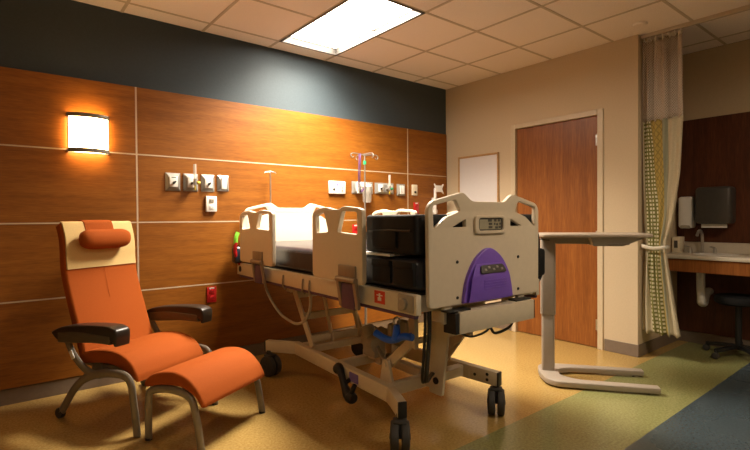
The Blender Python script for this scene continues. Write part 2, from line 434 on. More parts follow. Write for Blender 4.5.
# door
door = thing('door_1', 'closed cherry veneer door in a cream frame', 'door', (0.03, (DY0 + DY1) / 2, 0)); door['kind'] = 'structure'
MB().span((0.018, DY0 - 0.003, 0.006), (0.062, DY1 + 0.003, DH - 0.003), 0.002, 1).build('door_leaf', 'door', door, True, 0)
mb = MB()
for y, s in ((DY0, 1), (DY1, -1)):
    mb.span((-0.014, y, 0), (0.11, y + s * 0.052, DH + 0.05), 0.003, 1)
mb.span((-0.0142, DY0 - 0.002, DH), (0.11, DY1 + 0.002, DH + 0.0495), 0.003, 1)
mb.build('door_frame', 'jamb', door, True, 0)
for z in (0.22, 1.05, 1.95):
    hg = MB(); hg.cyl((-0.004, DY1 + 0.0, z - 0.055), (-0.004, DY1 + 0.0, z + 0.055), 0.007, seg=12); hg.span((0.014, DY1 + 0.004, z - 0.05), (0.018, DY1 + 0.028, z + 0.05)); hg.span((-0.004, DY1 - 0.004, z - 0.05), (0.018, DY1 + 0.006, z + 0.05))
    hg.build('hinge', 'steel', door, True)
mb = MB(); mb.cyl((0.018, DY0 - 0.07, 1.0), (0.006, DY0 - 0.07, 1.0), 0.032, bevel=0.003); mb.tube([(0.012, DY0 - 0.07, 1.0), (-0.04, DY0 - 0.07, 1.0), (-0.045, DY0 - 0.085, 1.0), (-0.045, DY0 - 0.19, 1.0)], 0.009)
mb.build('door_handle', 'steel', door, True)

# ================================================================== CEILING LAMPS
def ceiling_lamp(label, ya, yb, lens, group, xr=LAMPX, spot=0):
    xa, xb = xr
    cx, cy = (xa + xb) / 2, (ya + yb) / 2
    t = thing('ceiling_light', label, 'ceiling light', (cx, cy, H), 0, group)
    D = 0.065
    mb = MB()
    for x, s in ((xa, 1), (xb, -1)):
        mb.span((x, ya, H - 0.003), (x + s * 0.014, yb, H + D)); mb.span((x, ya, H - 0.006), (x + s * 0.022, yb, H - 0.001))
    for y, s in ((ya, 1), (yb, -1)):
        mb.span((xa, y, H - 0.003), (xb, y + s * 0.014, H + D)); mb.span((xa, y, H - 0.006), (xb, y + s * 0.022, H - 0.001))
    mb.span((xa, ya, H + D), (xb, yb, H + D + 0.02))
    mb.build('housing', 'housing', t, True, 0)
    MB().span((xa + 0.030, ya + 0.03, H + D - 0.012), (xb - 0.030, yb - 0.035, H + D - 0.002)).build('diffuser', lens, t, True, 0)
    mb = MB(); mb.span((xa + 0.014, cy - 0.006, H + D - 0.018), (xb - 0.014, cy + 0.006, H + D - 0.012)); mb.build('divider_bar', 'plate', t, True, 0)
    if spot:
        la = bpy.data.lights.new('tube_light', 'AREA'); la.shape = 'RECTANGLE'; la.size = xb - xa - 0.08; la.size_y = yb - ya - 0.18
        la.energy = spot; la.color = (1.0, 0.88, 0.72); la.spread = math.radians(128)
        lo = bpy.data.objects.new('tube_light', la); COL.objects.link(lo); lo.parent = t; lo.location = (0, 0, D - 0.022)
    return t
ceiling_lamp('bright recessed ceiling light above the hospital bed', LAMPS[0][0], LAMPS[0][1], 'lamp', None, LAMPX, 118)
ceiling_lamp('recessed ceiling light nearer the middle of the room, out of view', LAMPS[1][0], LAMPS[1][1], 'lamp2', None, LAMPXS[1])

ceiling_lamp('recessed ceiling light over the chair side of the room, out of view', LAMPS[2][0], LAMPS[2][1], 'lamp3', None, LAMPXS[2])

# smoke detector disc on the ceiling
mb = MB(); mb.lathe([(0.055, 0), (0.055, -0.006), (0.048, -0.016), (0.03, -0.02), (0.001, -0.021)], (-0.222, -2.33, H + 0.002))
tag(mb.build('smoke_detector', 'tile'), 'small round disc detector on the ceiling near the curtain', 'detector')

# ================================================================== WALL SCONCE
scx, scz0, scz1 = -3.835, 1.722, 1.998
t = thing('wall_sconce', 'glowing curved wall light with dark metal bands on the wood wall', 'wall light', (scx, 0, scz0))
def bowed(w, d, n=16):
    """bowed front outline in plan, from the wall out"""
    pts = [(-w, 0.0)]
    for i in range(n + 1):
        a = -1 + 2 * i / n
        pts.append((a * w, -0.045 - d * (1 - a * a)))
    pts.append((w, 0.0)); return pts
mb = MB(); mb.plate([bowed(0.122, 0.042)], scz1 - scz0 - 0.010, 0.001, (scx, 0, (scz0 + scz1) / 2), (1, 0, 0), (0, 1, 0)); mb.build('diffuser', 'sconce', t, True)
for z in (scz0 + 0.013, scz1 - 0.013):
    MB().plate([bowed(0.130, 0.047), [(x_ * 0.957, -0.004 + (y_ + 0.001) * 0.975 if y_ < -0.01 else -0.004) for x_, y_ in bowed(0.130, 0.047)]], 0.030, 0.001, (scx, 0, z), (1, 0, 0), (0, 1, 0)).build('metal_band', 'frame', t, True)
for s in (-1, 1): MB().span((scx + s * 0.124, -0.036, scz0), (scx + s * 0.131, -0.049, scz1)).build('side_rail', 'frame', t, True, 0)

# ================================================================== WALL SERVICES
def plate_at(x0, x1, z0, z1, name, label, cat, inserts, group=None, mat='plate', bev=0.008, d=0.018):
    cx, cz = (x0 + x1) / 2, (z0 + z1) / 2
    t = thing(name, label, cat, (cx, 0, cz), 0, group)
    w, h = x1 - x0, z1 - z0
    mb = MB(); mb.box((0, -0.003, 0), (w, 0.006, h), 0.002)
    # sloping shoulders of the plate
    tb = bmesh.new(); bmesh.ops.create_cube(tb, size=1)
    for v in tb.verts:
        f = 1.0 if v.co.y > 0 else 0.66
        v.co = Vector((v.co.x * w * f, -0.006 - (0.0 if v.co.y > 0 else d), v.co.z * h * f))
    mb._merge(tb)
    mb.build('cover_plate', mat, t)
    for (nm, dx, dz, ww, hh, mt, kind) in inserts:
        mb = MB()
        if kind == 'box': mb.box((dx, -0.006 - d - 0.004, dz), (ww, 0.012, hh), 0.002)
        elif kind == 'knob':
            mb.cyl((dx, -0.006 - d, dz), (dx, -0.006 - d - 0.022, dz), ww * 0.5, seg=16)
            mb.beam((dx - hh * 0.4, -0.006 - d - 0.026, dz - hh * 0.4), (dx + hh * 0.4, -0.006 - d - 0.026, dz + hh * 0.4), 0.012, 0.012)
        elif kind == 'hole': mb.cyl((dx, -0.006 - d - 0.008, dz), (dx, -0.006 - d - 0.0115, dz), ww * 0.5, seg=12)
        mb.build(nm, mt, t)
    return t
def gas(x0, x1, label, extra=()):
    return plate_at(x0, x1, 1.468, 1.612, 'gas_outlet', label, 'gas outlet', [('outlet_face', 0, 0.0, 0.062, 0.085, 'white', 'box'), ('valve', 0.0, -0.008, 0.02, 0.03, 'black', 'knob')] + list(extra), 'medical outlets on the bed wall')
gas(-3.305, -3.190, 'leftmost square gas outlet plate on the wood wall, black valve', [('label_strip', 0, 0.034, 0.04, 0.012, 'green_plastic', 'box')])
g2 = gas(-3.165, -3.048, 'square gas outlet plate holding the flowmeter left of the bed')
gas(-3.022, -2.910, 'square gas outlet plate directly above the white double socket box')
plate_at(-2.885, -2.785, 1.476, 1.612, 'switch_plate', 'steel plate with a white rocker, right end of the left outlet row', 'switch', [('rocker', 0, 0, 0.045, 0.10, 'white', 'box')], 'medical outlets on the bed wall')
t = thing('socket_box', 'white double socket box below the left row of outlets', 'socket', (-2.943, 0, 1.365))
MB().box((0, -0.014, 0), (0.092, 0.028, 0.132), 0.006).build('box_body', 'white', t)
for dz, m_ in ((0.028, 'grey'), (-0.026, 'white')):
    f = MB().box((0, -0.030, dz), (0.04, 0.006, 0.034), 0.002).build('socket_face', m_, t)
    mb = MB()
    for dx in (-0.009, 0.009): mb.box((dx, -0.0335, dz), (0.004, 0.002, 0.012))
    o = mb.build('slot', 'black', f)
# nurse-call box
t = thing('call_panel', 'wide white box with a jack and buttons on the wood wall', 'call box', (-1.657, 0, 1.549))
MB().box((0, -0.014, 0), (0.196, 0.028, 0.128), 0.005).build('box_body', 'white', t)
for dx, dz, r_, m_ in ((-0.045, -0.02, 0.013, 'black'), (0.0, 0.03, 0.012, 'violet_label'), (0.055, 0.0, 0.009, 'grey'), (0.055, -0.03, 0.009, 'grey')):
    MB().cyl((dx, -0.027, dz), (dx, -0.032, dz), r_, seg=14).build('button', m_, t)
# double outlet plates right of the bed head
plate_at(-1.464, -1.185, 1.494, 1.622, 'gas_outlet', 'double gas outlet plate behind the hanging clear canister', 'gas outlet',
         [('outlet_face', -0.07, 0, 0.062, 0.085, 'white', 'box'), ('outlet_face', 0.07, 0, 0.062, 0.085, 'white', 'box'), ('valve', 0.075, -0.005, 0.02, 0.03, 'black', 'knob')], 'medical outlets on the bed wall')
plate_at(-1.156, -0.888, 1.500, 1.620, 'gas_outlet', 'double gas outlet plate holding the flowmeter right of the bed head', 'gas outlet',
         [('outlet_face', -0.068, 0, 0.062, 0.085, 'white', 'box'), ('outlet_face', 0.068, 0, 0.062, 0.085, 'white', 'box'), ('valve', -0.07, -0.005, 0.02, 0.03, 'black', 'knob'), ('valve', 0.07, -0.005, 0.02, 0.03, 'black', 'knob')], 'medical outlets on the bed wall')
plate_at(-0.838, -0.715, 1.486, 1.618, 'switch_plate', 'steel plate with white rockers, right of the double outlets', 'switch', [('rocker', -0.018, 0, 0.028, 0.095, 'white', 'box'), ('rocker', 0.018, 0, 0.028, 0.095, 'white', 'box')], 'medical outlets on the bed wall')
# cream outlet and red sockets
t = thing('wall_socket', 'small cream socket plate above the upper red socket', 'socket', (-0.565, 0, 1.558), 0)
MB().box((0, -0.006, 0), (0.085, 0.012, 0.125), 0.004).build('cover_plate', 'ivory', t)
MB().box((0.006, -0.014, -0.025), (0.03, 0.006, 0.024), 0.002).build('jack', 'black', t)
def red_socket(x, z, label):
    t = thing('red_socket', label, 'socket', (x, 0, z), 0, 'red emergency sockets')
    MB().box((0, -0.005, 0), (0.080, 0.010, 0.130), 0.003).build('cover_plate', 'red', t)
    for dz in (0.028, -0.028):
        f = MB().box((0, -0.011, dz), (0.038, 0.006, 0.036), 0.003).build('socket_face', 'red', t)
        mb = MB()
        for dx in (-0.008, 0.008): mb.box((dx, -0.0145, dz + 0.002), (0.004, 0.002, 0.011))
        mb.build('slot', 'black', f)
    MB().box((0, -0.0105, 0.055), (0.044, 0.002, 0.010)).build('label_strip', 'white', t)
red_socket(-2.944, 0.597, 'red socket low on the wood wall beside the recliner armrest')
red_socket(-0.540, 1.350, 'red socket below the cream socket plate, near the corner')
red_socket(-1.420, 1.105, 'red socket seen through the handle hole of the bed rail')

def flowmeter(x, z, label, knob):
    t = thing('flowmeter', label, 'flowmeter', (x, 0, z), 0, 'flowmeters')
    mb = MB(); mb.cyl((0, -0.026, 0), (0, -0.075, 0), 0.012, seg=14); mb.cyl((0, -0.075, -0.02), (0, -0.075, 0.03), 0.013, seg=14); mb.build('valve_body', 'steel', t)
    MB().cyl((0.016, -0.075, 0.0), (0.042, -0.075, 0.0), 0.013, seg=14, bevel=0.003).build('knob', knob, t)
    mb = MB(); mb.cyl((0, -0.075, 0.03), (0, -0.075, 0.150), 0.0125, seg=16, bevel=0.003); mb.build('sight_tube', 'clear', t)
    MB().cyl((0, -0.075, -0.02), (0, -0.075, -0.06), 0.006, 0.004, seg=12).build('outlet_nipple', 'yellow_plastic', t)
flowmeter(-3.095, 1.535, 'clear tube flowmeter plugged in left of the bed, yellow fitting', 'yellow_plastic')
flowmeter(-1.005, 1.555, 'clear tube flowmeter plugged in right of the bed head', 'green_plastic')

# white bracket with a clear canister on the first double plate
t = thing('suction_canister', 'clear canister in a white bracket hung on the double outlet', 'canister', (-1.33, 0, 1.5))
mb = MB(); mb.box((-0.03, -0.04, 0.09), (0.12, 0.022, 0.05), 0.006); mb.box((-0.075, -0.04, 0.05), (0.035, 0.018, 0.11), 0.005); mb.box((-0.03, -0.03, 0.06), (0.03, 0.03, 0.04)); mb.build('bracket', 'white', t)
mb = MB(); mb.lathe([(0.038, -0.10), (0.045, -0.09), (0.050, 0.05), (0.050, 0.06)], (0.0, -0.09, 0.0)); mb.build('jar', 'clear', t)
mb = MB(); mb.lathe([(0.053, 0.06), (0.053, 0.075), (0.03, 0.082), (0.001, 0.084)], (0.0, -0.09, 0.0)); mb.build('lid', 'white', t)

# white display mount beside the corner
t = thing('monitor_mount', 'white star-shaped monitor mount near the corner of the wood wall', 'wall mount', (-0.20, 0, 1.28))
MB().box((-0.065, -0.006, 0.06), (0.05, 0.012, 0.22), 0.004).build('wall_plate', 'white', t)
MB().plate([[(p.x * 0.85, p.y * 0.85) for p in rounded([(-0.088, 0.07), (-0.055, 0.045), (0.055, 0.045), (0.088, 0.07), (0.095, 0.06), (0.062, 0.0), (0.095, -0.06), (0.088, -0.07), (0.055, -0.045), (-0.055, -0.045), (-0.088, -0.07), (-0.095, -0.06), (-0.062, 0.0), (-0.095, 0.06)], 0.008)]], 0.012, 0.003, (-0.09, -0.13, 0.295), (1, 0, 0), (0, 0, 1)).build('screen_bracket', 'white', t)
mb = MB(); mb.cyl((-0.09, -0.07, 0.0), (-0.09, -0.07, 0.30), 0.016, seg=16, bevel=0.004); mb.box((-0.07, -0.04, 0.03), (0.05, 0.06, 0.05), 0.01); mb.box((-0.07, -0.04, 0.17), (0.05, 0.06, 0.05), 0.01); mb.cyl((-0.09, -0.07, 0.295), (-0.09, -0.125, 0.295), 0.02); mb.build('support_arm', 'white', t)

# whiteboard on the cream wall
t = thing('whiteboard', 'blank whiteboard in a thin oak frame on the cream wall', 'whiteboard', (0, -0.482, 1.5))
wy0, wy1, wz0, wz1 = -0.189, -0.775, 1.06, 1.958
mb = MB(); fw = 0.022
for (a, b) in (((wy0, wz0), (wy0 - fw, wz1)), ((wy1 + fw, wz0), (wy1, wz1)), ((wy0, wz0), (wy1, wz0 + fw)), ((wy0, wz1 - fw), (wy1, wz1))):
    mb.span((-0.022, a[0], a[1]), (0.0, b[0], b[1]), 0.003, 1)
mb.build('frame', 'wframe', t, True, 0)
MB().span((-0.012, wy0 - 0.012, wz0 + 0.012), (-0.002, wy1 + 0.012, wz1 - 0.012)).build('writing_surface', 'board', t, True, 0)

# ================================================================== HOSPITAL BED
BX = -2.315
bed = thing('hospital_bed', 'beige hospital bed with purple control pod and black mattress', 'hospital bed', (BX, -1.3, 0))
def bp(name, mat, mb, parent=None, **k):
    """a part of the bed, modelled in room coordinates"""
    p = parent or bed
    base = Vector((0, 0, 0)); q = p
    while q is not None: base += q.location; q = q.parent
    bmesh.ops.transform(mb.bm, matrix=Matrix.Translation(-base), verts=mb.bm.verts[:])
    o = mb.build(name, mat, None, False, **k); o.parent = p
    return o
def mirror(h): return [(-x, z) for x, z in reversed(h)]
half = [(0.446, 0.79), (0.450, 1.282), (0.422, 1.316), (0.202, 1.366), (0.132, 1.319)]
END_OUT = rounded(half + mirror(half), [0.03, 0.03, 0.03, 0.02, 0.02, 0.02, 0.02, 0.03, 0.03, 0.03])
hole = [(0.222, 1.268), (0.258, 1.327), (0.418, 1.293), (0.412, 1.178), (0.325, 1.237)]
tri = [(0.185, 1.226), (0.283, 1.186), (0.183, 1.186)]
END_HOLES = [rounded(hole, 0.014), rounded(mirror(hole), 0.014), rounded(tri, 0.008), rounded(mirror(tri), 0.008)]
def shift(lp, dz): return [(p[0], p[1] + dz) for p in lp]
# footboard
FY = -2.41
mb = MB(); mb.plate([END_OUT] + END_HOLES, 0.026, 0.005, (BX + 0.006, FY + 0.013, 0), (1, 0, 0), (0, 0, 1))
foot = bp('footboard', 'bed', mb)
arch = [(-0.20, 0.797), (-0.187, 0.87), (-0.166, 0.935), (-0.115, 1.01), (-0.05, 1.058), (0.0, 1.072), (0.05, 1.058), (0.115, 1.01), (0.166, 0.935), (0.187, 0.87), (0.20, 0.797)]
mb = MB(); mb.plate([smoothpath([(x, z, 0) for x, z in arch], 4)], 0.03, 0.006, (BX - 0.014, FY - 0.004, 0), (1, 0, 0), (0, 0, 1))
pod = bp('control_pod', 'purple', mb, foot)
# raised lower half of the pod with a sloping ledge
tb = bmesh.new()
prof = [(0.0, 0.80), (0.020, 0.80), (0.027, 0.82), (0.029, 0.925), (0.027, 0.938), (0.005, 0.990), (0.0, 0.992)]
wd = [0.182, 0.182, 0.177, 0.158, 0.152, 0.112, 0.106]
rings = []
for (dy, z), w in zip(prof, wd):
    rings.append([tb.verts.new((BX - 0.020 + 0.95 * w * s, FY - 0.018 - dy * (1 - 0.35 * s * s), z)) for s in (-1, -0.8, -0.4, 0, 0.4, 0.8, 1)])
for A, B in zip(rings, rings[1:]):
    for i in range(6): tb.faces.new((A[i], A[i + 1], B[i + 1], B[i]))
tb.faces.new(rings[0]); tb.faces.new(rings[-1][::-1])
tb.faces.new([r[0] for r in rings]); tb.faces.new([r[-1] for r in rings][::-1])
bmesh.ops.recalc_face_normals(tb, faces=tb.faces[:])
mb = MB(); mb._merge(tb)
for k_ in range(4): mb.span((BX - 0.09, FY - 0.0482, 0.862 + k_ * 0.014), (BX + 0.09, FY - 0.046, 0.866 + k_ * 0.014))
bp('pod_cover', 'purple', mb, foot)
RK = Matrix.Rotation(math.radians(67), 3, 'X'); KC = Vector((BX - 0.010, FY - 0.037, 0.964)); KV = RK @ Vector((0, 1, 0))
mb = MB(); mb.plate([rounded([(-0.088, 0.022), (0.088, 0.022), (0.104, -0.024), (-0.104, -0.024)], 0.016)], 0.008, 0.002, KC, (1, 0, 0), KV)
pad = bp('keypad', 'pad', mb, foot)
for i in range(5):
    mb = MB(); mb.box(KC + Vector((-0.066 + i * 0.033, 0, 0)) + KV * (0.007 if i % 2 else -0.005) + RK @ Vector((0, 0, 0.005)), (0.017, 0.012, 0.004), 0.0015, RK)
    bp('key', 'plate', mb, foot)
# scale display
dl = rounded([(-0.128, 1.148), (0.128, 1.148), (0.128, 1.246), (-0.128, 1.246)], 0.03)
dh = rounded([(-0.100, 1.165), (0.100, 1.165), (0.100, 1.232), (-0.100, 1.232)], 0.018)
mb = MB(); mb.plate([dl, dh], 0.022, 0.004, (BX + 0.008, FY - 0.004, 0), (1, 0, 0), (0, 0, 1)); bp('display_bezel', 'bed', mb, foot)
mb = MB(); mb.span((BX + 0.008 - 0.102, FY - 0.006, 1.163), (BX + 0.008 + 0.102, FY + 0.0, 1.234)); bp('display_screen', 'pad', mb, foot)
mb = MB(); mb.span((BX + 0.008 - 0.088, FY - 0.0065, 1.172), (BX + 0.008 + 0.086, FY - 0.005, 1.224)); bp('display_glass', 'lcd', mb, foot)
mb = MB()
for i, (x, z, w) in enumerate([(-0.005, 1.218, .03), (0.04, 1.218, .02), (0.070, 1.218, .02), (0.0, 1.200, .028), (0.035, 1.2, .012), (0.055, 1.197, .016), (0.0, 1.182, .03), (0.05, 1.180, .022), (0.078, 1.182, .02), (0.08, 1.2, .012)]):
    mb.span((BX + 0.008 + x - w / 2, FY - 0.0075, z - 0.006), (BX + 0.008 + x + w / 2, FY - 0.0055, z + 0.006))
bp('display_segments', 'lcd_dark', mb, foot)
for x in (-0.245, 0.255):
    for z in (0.828, 1.010):
        mb = MB(); mb.cyl((BX + x, FY - 0.004, z), (BX + x, FY + 0.006, z), 0.008, seg=12); bp('screw', 'black', mb, foot)
# headboard
HYB = -0.12
mb = MB(); mb.plate([shift(END_OUT, 0.015)] + [shift(h_, 0.015) for h_ in END_HOLES[:2]], 0.032, 0.005, (BX, HYB, 0), (1, 0, 0), (0, 0, 1))
bp('headboard', 'bed', mb)
for x in (-0.30, 0.30):
    for y in (HYB, FY + 0.022):
        mb = MB(); mb.span((BX + x - 0.03, y - 0.012, 0.70), (BX + x + 0.03, y + 0.012, 0.84), 0.003, 1); bp('board_post', 'bed_metal', mb)

# deck and side frames
for s in (-1, 1):
    x = BX + s * 0.485
    mb = MB(); mb.span((x - 0.018, -0.085, 0.762), (x + 0.018, -2.385, 0.862), 0.006)
    sf = bp('side_frame', 'bed_metal', mb)
    mb = MB(); mb.span((x - 0.014, -0.13, 0.744), (x + 0.014, -2.37, 0.763), 0.003, 1); bp('under_strip', 'mauve', mb, sf)
mb = MB(); mb.span((BX - 0.468, -0.19, 0.79), (BX + 0.468, -0.25, 0.85)); mb.span((BX - 0.468, -2.30, 0.77), (BX + 0.468, -2.36, 0.85)); mb.span((BX - 0.468, -1.25, 0.79), (BX + 0.468, -1.31, 0.85))
for s in (-0.28, 0.28): mb.span((BX + s - 0.03, -0.3, 0.785), (BX + s + 0.03, -2.32, 0.835))
bp('deck_frame', 'bed_metal', mb)
mb = MB(); mb.span((BX - 0.465, -0.14, 0.852), (BX + 0.465, -2.35, 0.868)); bp('deck_panel', 'black', mb)
# split lines / rungs on the near side frame
for y in (-0.98, -1.27, -1.36):
    mb = MB(); mb.tube([(BX - 0.507, y, 0.835), (BX - 0.512, y, 0.80), (BX - 0.512, y, 0.755), (BX - 0.495, y, 0.735), (BX - 0.48, y, 0.755)], 0.006, 8); bp('side_hook', 'bracket', mb)
mb = MB(); mb.cyl((BX - 0.500, -0.16, 0.812), (BX - 0.508, -0.16, 0.812), 0.024, seg=18); bp('corner_bumper', 'rubber', mb)
mb = MB(); mb.cyl((BX - 0.525, -2.30, 0.812), (BX - 0.49, -2.30, 0.812), 0.03, seg=18, bevel=0.005); mb.span((BX - 0.51, -2.25, 0.77), (BX - 0.47, -2.37, 0.86), 0.01); bp('corner_bumper', 'grey', mb)
# mattress
mb = MB(); mb.box((BX, -1.255, 0.953), (0.965, 2.235, 0.165), 0.04, seg=4)
mat = bp('mattress', 'vinyl', mb, smooth=60)
mb = MB(); mb.tube([(BX - 0.475, -0.30, 1.0), (BX - 0.479, -1.3, 1.0), (BX - 0.475, -2.30, 1.0)], 0.005, 8); bp('piping', 'vinyl', mb, mat)
for y in (-2.10, -2.28):
    mb = MB(); mb.box((BX - 0.482, y, 0.955), (0.03, 0.155, 0.12), 0.012); mb.box((BX - 0.496, y, 1.0), (0.012, 0.15, 0.035), 0.005); bp('side_pocket', 'nylon', mb, mat)

# side rails -----------------------------------------------------
def rail_mesh(y0, y1, z0, z1, x, tilt=0.0):
    L = abs(y1 - y0); h = z1 - z0
    out = [(0.0, 0.0), (L, 0.0), (L, h * 0.94), (L * 0.93, h * 0.97), (L * 0.66, h), (L * 0.56, h * 0.955), (L * 0.42, h * 0.965), (L * 0.30, h * 1.0), (L * 0.10, h * 0.97), (0.0, h * 0.915)]
    hl = [(L * 0.085, h * 0.635), (L * 0.35, h * 0.655), (L * 0.265, h * 0.925), (L * 0.075, h * 0.885)]
    hr = [(L * 0.54, h * 0.655), (L * 0.915, h * 0.635), (L * 0.905, h * 0.92), (L * 0.63, h * 0.935)]
    mb = MB(); mb.plate([rounded(out, [0.03, 0.03, 0.03, 0.02, 0.03, 0.03, 0.03, 0.03, 0.03, 0.03])] + [rounded(hl, 0.014), rounded(hr, 0.014)], 0.030, 0.005, (x, y0, z0), (0, -1, 0), (0, 0, 1))
    return mb
def side_rail(y0, y1, z0, z1, side, by, label=None):
    x = BX + side * 0.535
    r_ = bp('side_rail', 'bed', rail_mesh(y0, y1, z0, z1, x))
    o = x + side * 0.015
    # latch plate, swing link and purple release cover
    mb = MB(); mb.span((o - side * 0.004, by + 0.085, z0 + 0.03), (o + side * 0.012, by - 0.085, z0 + 0.10), 0.004); bp('latch_plate', 'bracket', mb, r_)
    mb = MB()
    mb.tube([(o + side * 0.012, by + 0.095, z0 + 0.02), (o + side * 0.012, by - 0.095, z0 + 0.02)], 0.016, 12)
    for d in (0.082, -0.082): mb.beam((o + side * 0.012, by + d, z0 + 0.025), (o - side * 0.012, by + d, z0 - 0.13), 0.03, 0.02, 0.004, (1, 0, 0))
    mb.tube([(o - side * 0.012, by + 0.09, z0 - 0.13), (o - side * 0.012, by - 0.09, z0 - 0.13)], 0.012, 12)
    bp('swing_link', 'bracket', mb, r_)
    mb = MB(); mb.span((o - side * 0.018, by + 0.066, z0 - 0.145), (o + side * 0.004, by - 0.066, z0 + 0.0), 0.006); bp('release_cover', 'mauve', mb, r_)
    return r_
side_rail(-0.275, -0.895, 0.888, 1.305, -1, -0.645)
side_rail(-1.475, -2.01, 0.873, 1.305, -1, -1.87)
side_rail(-0.66, -1.24, 0.90, 1.312, 1, -0.98)
side_rail(-1.56, -2.06, 0.873, 1.287, 1, -1.86)

# foot bumper bar
mb = MB(); mb.span((-2.600, -2.375, 0.655), (-1.985, -2.465, 0.765), 0.006); fb = bp('foot_bar', 'bed_metal', mb)
for xa, xb in ((-2.628, -2.600), (-1.985, -1.975)):
    mb = MB(); mb.span((xa, -2.377, 0.657), (xb, -2.463, 0.763), 0.003, 1); bp('end_cap', 'black', mb, fb)
for x in (-2.60, -2.03):
    mb = MB(); mb.span((x - 0.03, -2.29, 0.70), (x + 0.03, -2.38, 0.76), 0.003, 1); bp('bar_support', 'bed_metal', mb)
for xa, xb in ((-2.66, -2.50), (-2.13, -1.99)):
    mb = MB(); mb.span((xa, -2.392, 0.765), (xb, -2.45, 0.775), 0.003, 1); bp('rubber_pad', 'black', mb, fb)
# labels on the frame
mb = MB(); mb.span((BX - 0.504, -2.055, 0.785), (BX - 0.5025, -2.145, 0.852)); lb = bp('warning_label', 'redlabel', mb); lb['label'] = 'red label with a white figure'
mb = MB(); mb.span((BX - 0.5052, -2.085, 0.80), (BX - 0.504, -2.115, 0.818)); mb.span((BX - 0.5052, -2.094, 0.818), (BX - 0.504, -2.106, 0.84)); mb.span((BX - 0.5052, -2.075, 0.826), (BX - 0.504, -2.125, 0.832)); bp('label_figure', 'white', mb, lb)

# base frame --------------------------------------------------------
NX, FX = -2.63, -2.00
def lerp0(a, b, t): return a + (b - a) * t
ZB = 0.232
base = MB()
for s, xh, xf, eh, ef in ((-1, -2.605, -2.648, (-2.752, -0.54), (-2.722, -2.162)), (1, -2.025, -1.982, (-1.878, -0.54), (-1.935, -2.170))):
    base.beam((xh, -0.755, ZB), (xf, -1.99, ZB), 0.05, 0.09)
    base.beam((xh, -0.77, ZB), (*eh, ZB - 0.005), 0.05, 0.088)
    base.beam((xf, -1.975, ZB), (*ef, ZB - 0.012), 0.05, 0.088)
base.beam((NX, -0.80, ZB), (FX, -0.80, ZB), 0.05, 0.07); base.beam((NX, -1.92, ZB), (FX, -1.92, ZB), 0.05, 0.07)
base_frame = bp('base_frame', 'bed_metal', base)
for s, xh, xf, eh, ef in ((-1, -2.605, -2.648, (-2.752, -0.54), (-2.722, -2.162)), (1, -2.025, -1.982, (-1.878, -0.54), (-1.935, -2.170))):
    for a, b, z in (((xh, -0.77), eh, ZB - 0.005), ((xf, -1.975), ef, ZB - 0.012)):
        d = (Vector((*b, z)) - Vector((*a, z))).normalized(); e = Vector((*b, z))
        mb = MB(); mb.beam(e, e + d * 0.012, 0.049, 0.086, 0.003); bp('beam_cap', 'black', mb, base_frame)
for f_, z in ((0.25, 0.0), (0.68, 0.016), (0.68, -0.018)):
    p = Vector((lerp0(-1.982, -1.935, f_), lerp0(-1.975, -2.170, f_), ZB - 0.006 + z)); nrm = Vector((-0.97, -0.24, 0))
    mb = MB(); mb.cyl(p + nrm * 0.02, p + nrm * 0.028, 0.010, seg=12); bp('bolt', 'black', mb, base_frame)
mb = MB(); mb.span((NX - 0.036, -1.58, ZB - 0.026), (NX - 0.0275, -1.675, ZB + 0.03)); bp('violet_label', 'violet_label', mb, base_frame)

# casters -------------------------------------------------------------
def caster(x, y, ang):
    c = bpy.data.objects.new('caster', None); COL.objects.link(c); c.parent = bed
    c.location = (x - BX, y + 1.3, 0); c.rotation_euler = (0, 0, ang)
    for s in (-1, 1):
        w = MB(); w.cyl((s * 0.007, -0.02, 0.080), (s * 0.050, -0.02, 0.080), 0.080, seg=32, bevel=0.010); wo = w.build('wheel', 'rubber', c)
        w = MB(); w.cyl((s * 0.050, -0.02, 0.080), (s * 0.053, -0.02, 0.080), 0.056, 0.048, seg=28); w.cyl((s * 0.052, -0.02, 0.080), (s * 0.056, -0.02, 0.080), 0.016, seg=16); w.build('wheel_hub', 'rubber', wo)
    f = MB(); f.cyl((0, 0, 0.165), (0, 0, 0.195), 0.02, seg=16); f.cyl((0, 0, 0.15), (0, 0, 0.168), 0.028, seg=16, bevel=0.004)
    f.beam((0, -0.004, 0.155), (0, -0.02, 0.07), 0.020, 0.05, 0.004, (0, 1, 0)); f.box((0, -0.012, 0.158), (0.075, 0.075, 0.016), 0.007)
    f.build('fork', 'rubber', c)
caster(-2.752, -0.575, math.radians(14)); caster(-2.722, -2.145, math.radians(-40))
caster(-1.880, -0.575, math.radians(20)); caster(-1.938, -2.155, math.radians(-52))

# lift arms
def ladder(p0, p1, p0b, p1b, xa, xb, nr, name):
    """two side plates with rungs between them"""
    mb = MB()
    for x in (xa, xb):
        mb.beam((x, *p0), (x, *p1), 0.014, 0.06, 0.003, (0, 1, 0.4))
    for i in range(nr):
        f = 0.16 + 0.72 * i / max(1, nr - 1)
        y = p0[0] + (p1[0] - p0[0]) * f; z = p0[1] + (p1[1] - p0[1]) * f
        mb.beam((xa, y, z), (xb, y, z), 0.035, 0.05, 0.004)
    return bp(name, 'bed_metal', mb)
ladder((-0.70, 0.71), (-1.00, 0.285), None, None, -2.60, -2.13, 3, 'lift_arm')
for xa in (-2.635, -2.16):
    mb = MB(); mb.span((xa, -0.655, 0.66), (xa + 0.06, -0.73, 0.79), 0.006); bp('arm_bracket', 'bed_metal', mb)
mb = MB()
mb.beam((-2.42, -0.84, 0.70), (-2.42, -1.00, 0.29), 0.012, 0.04, 0.003, (0, 1, 0.4)); mb.beam((-2.17, -0.84, 0.70), (-2.17, -1.00, 0.29), 0.012, 0.04, 0.003, (0, 1, 0.4))
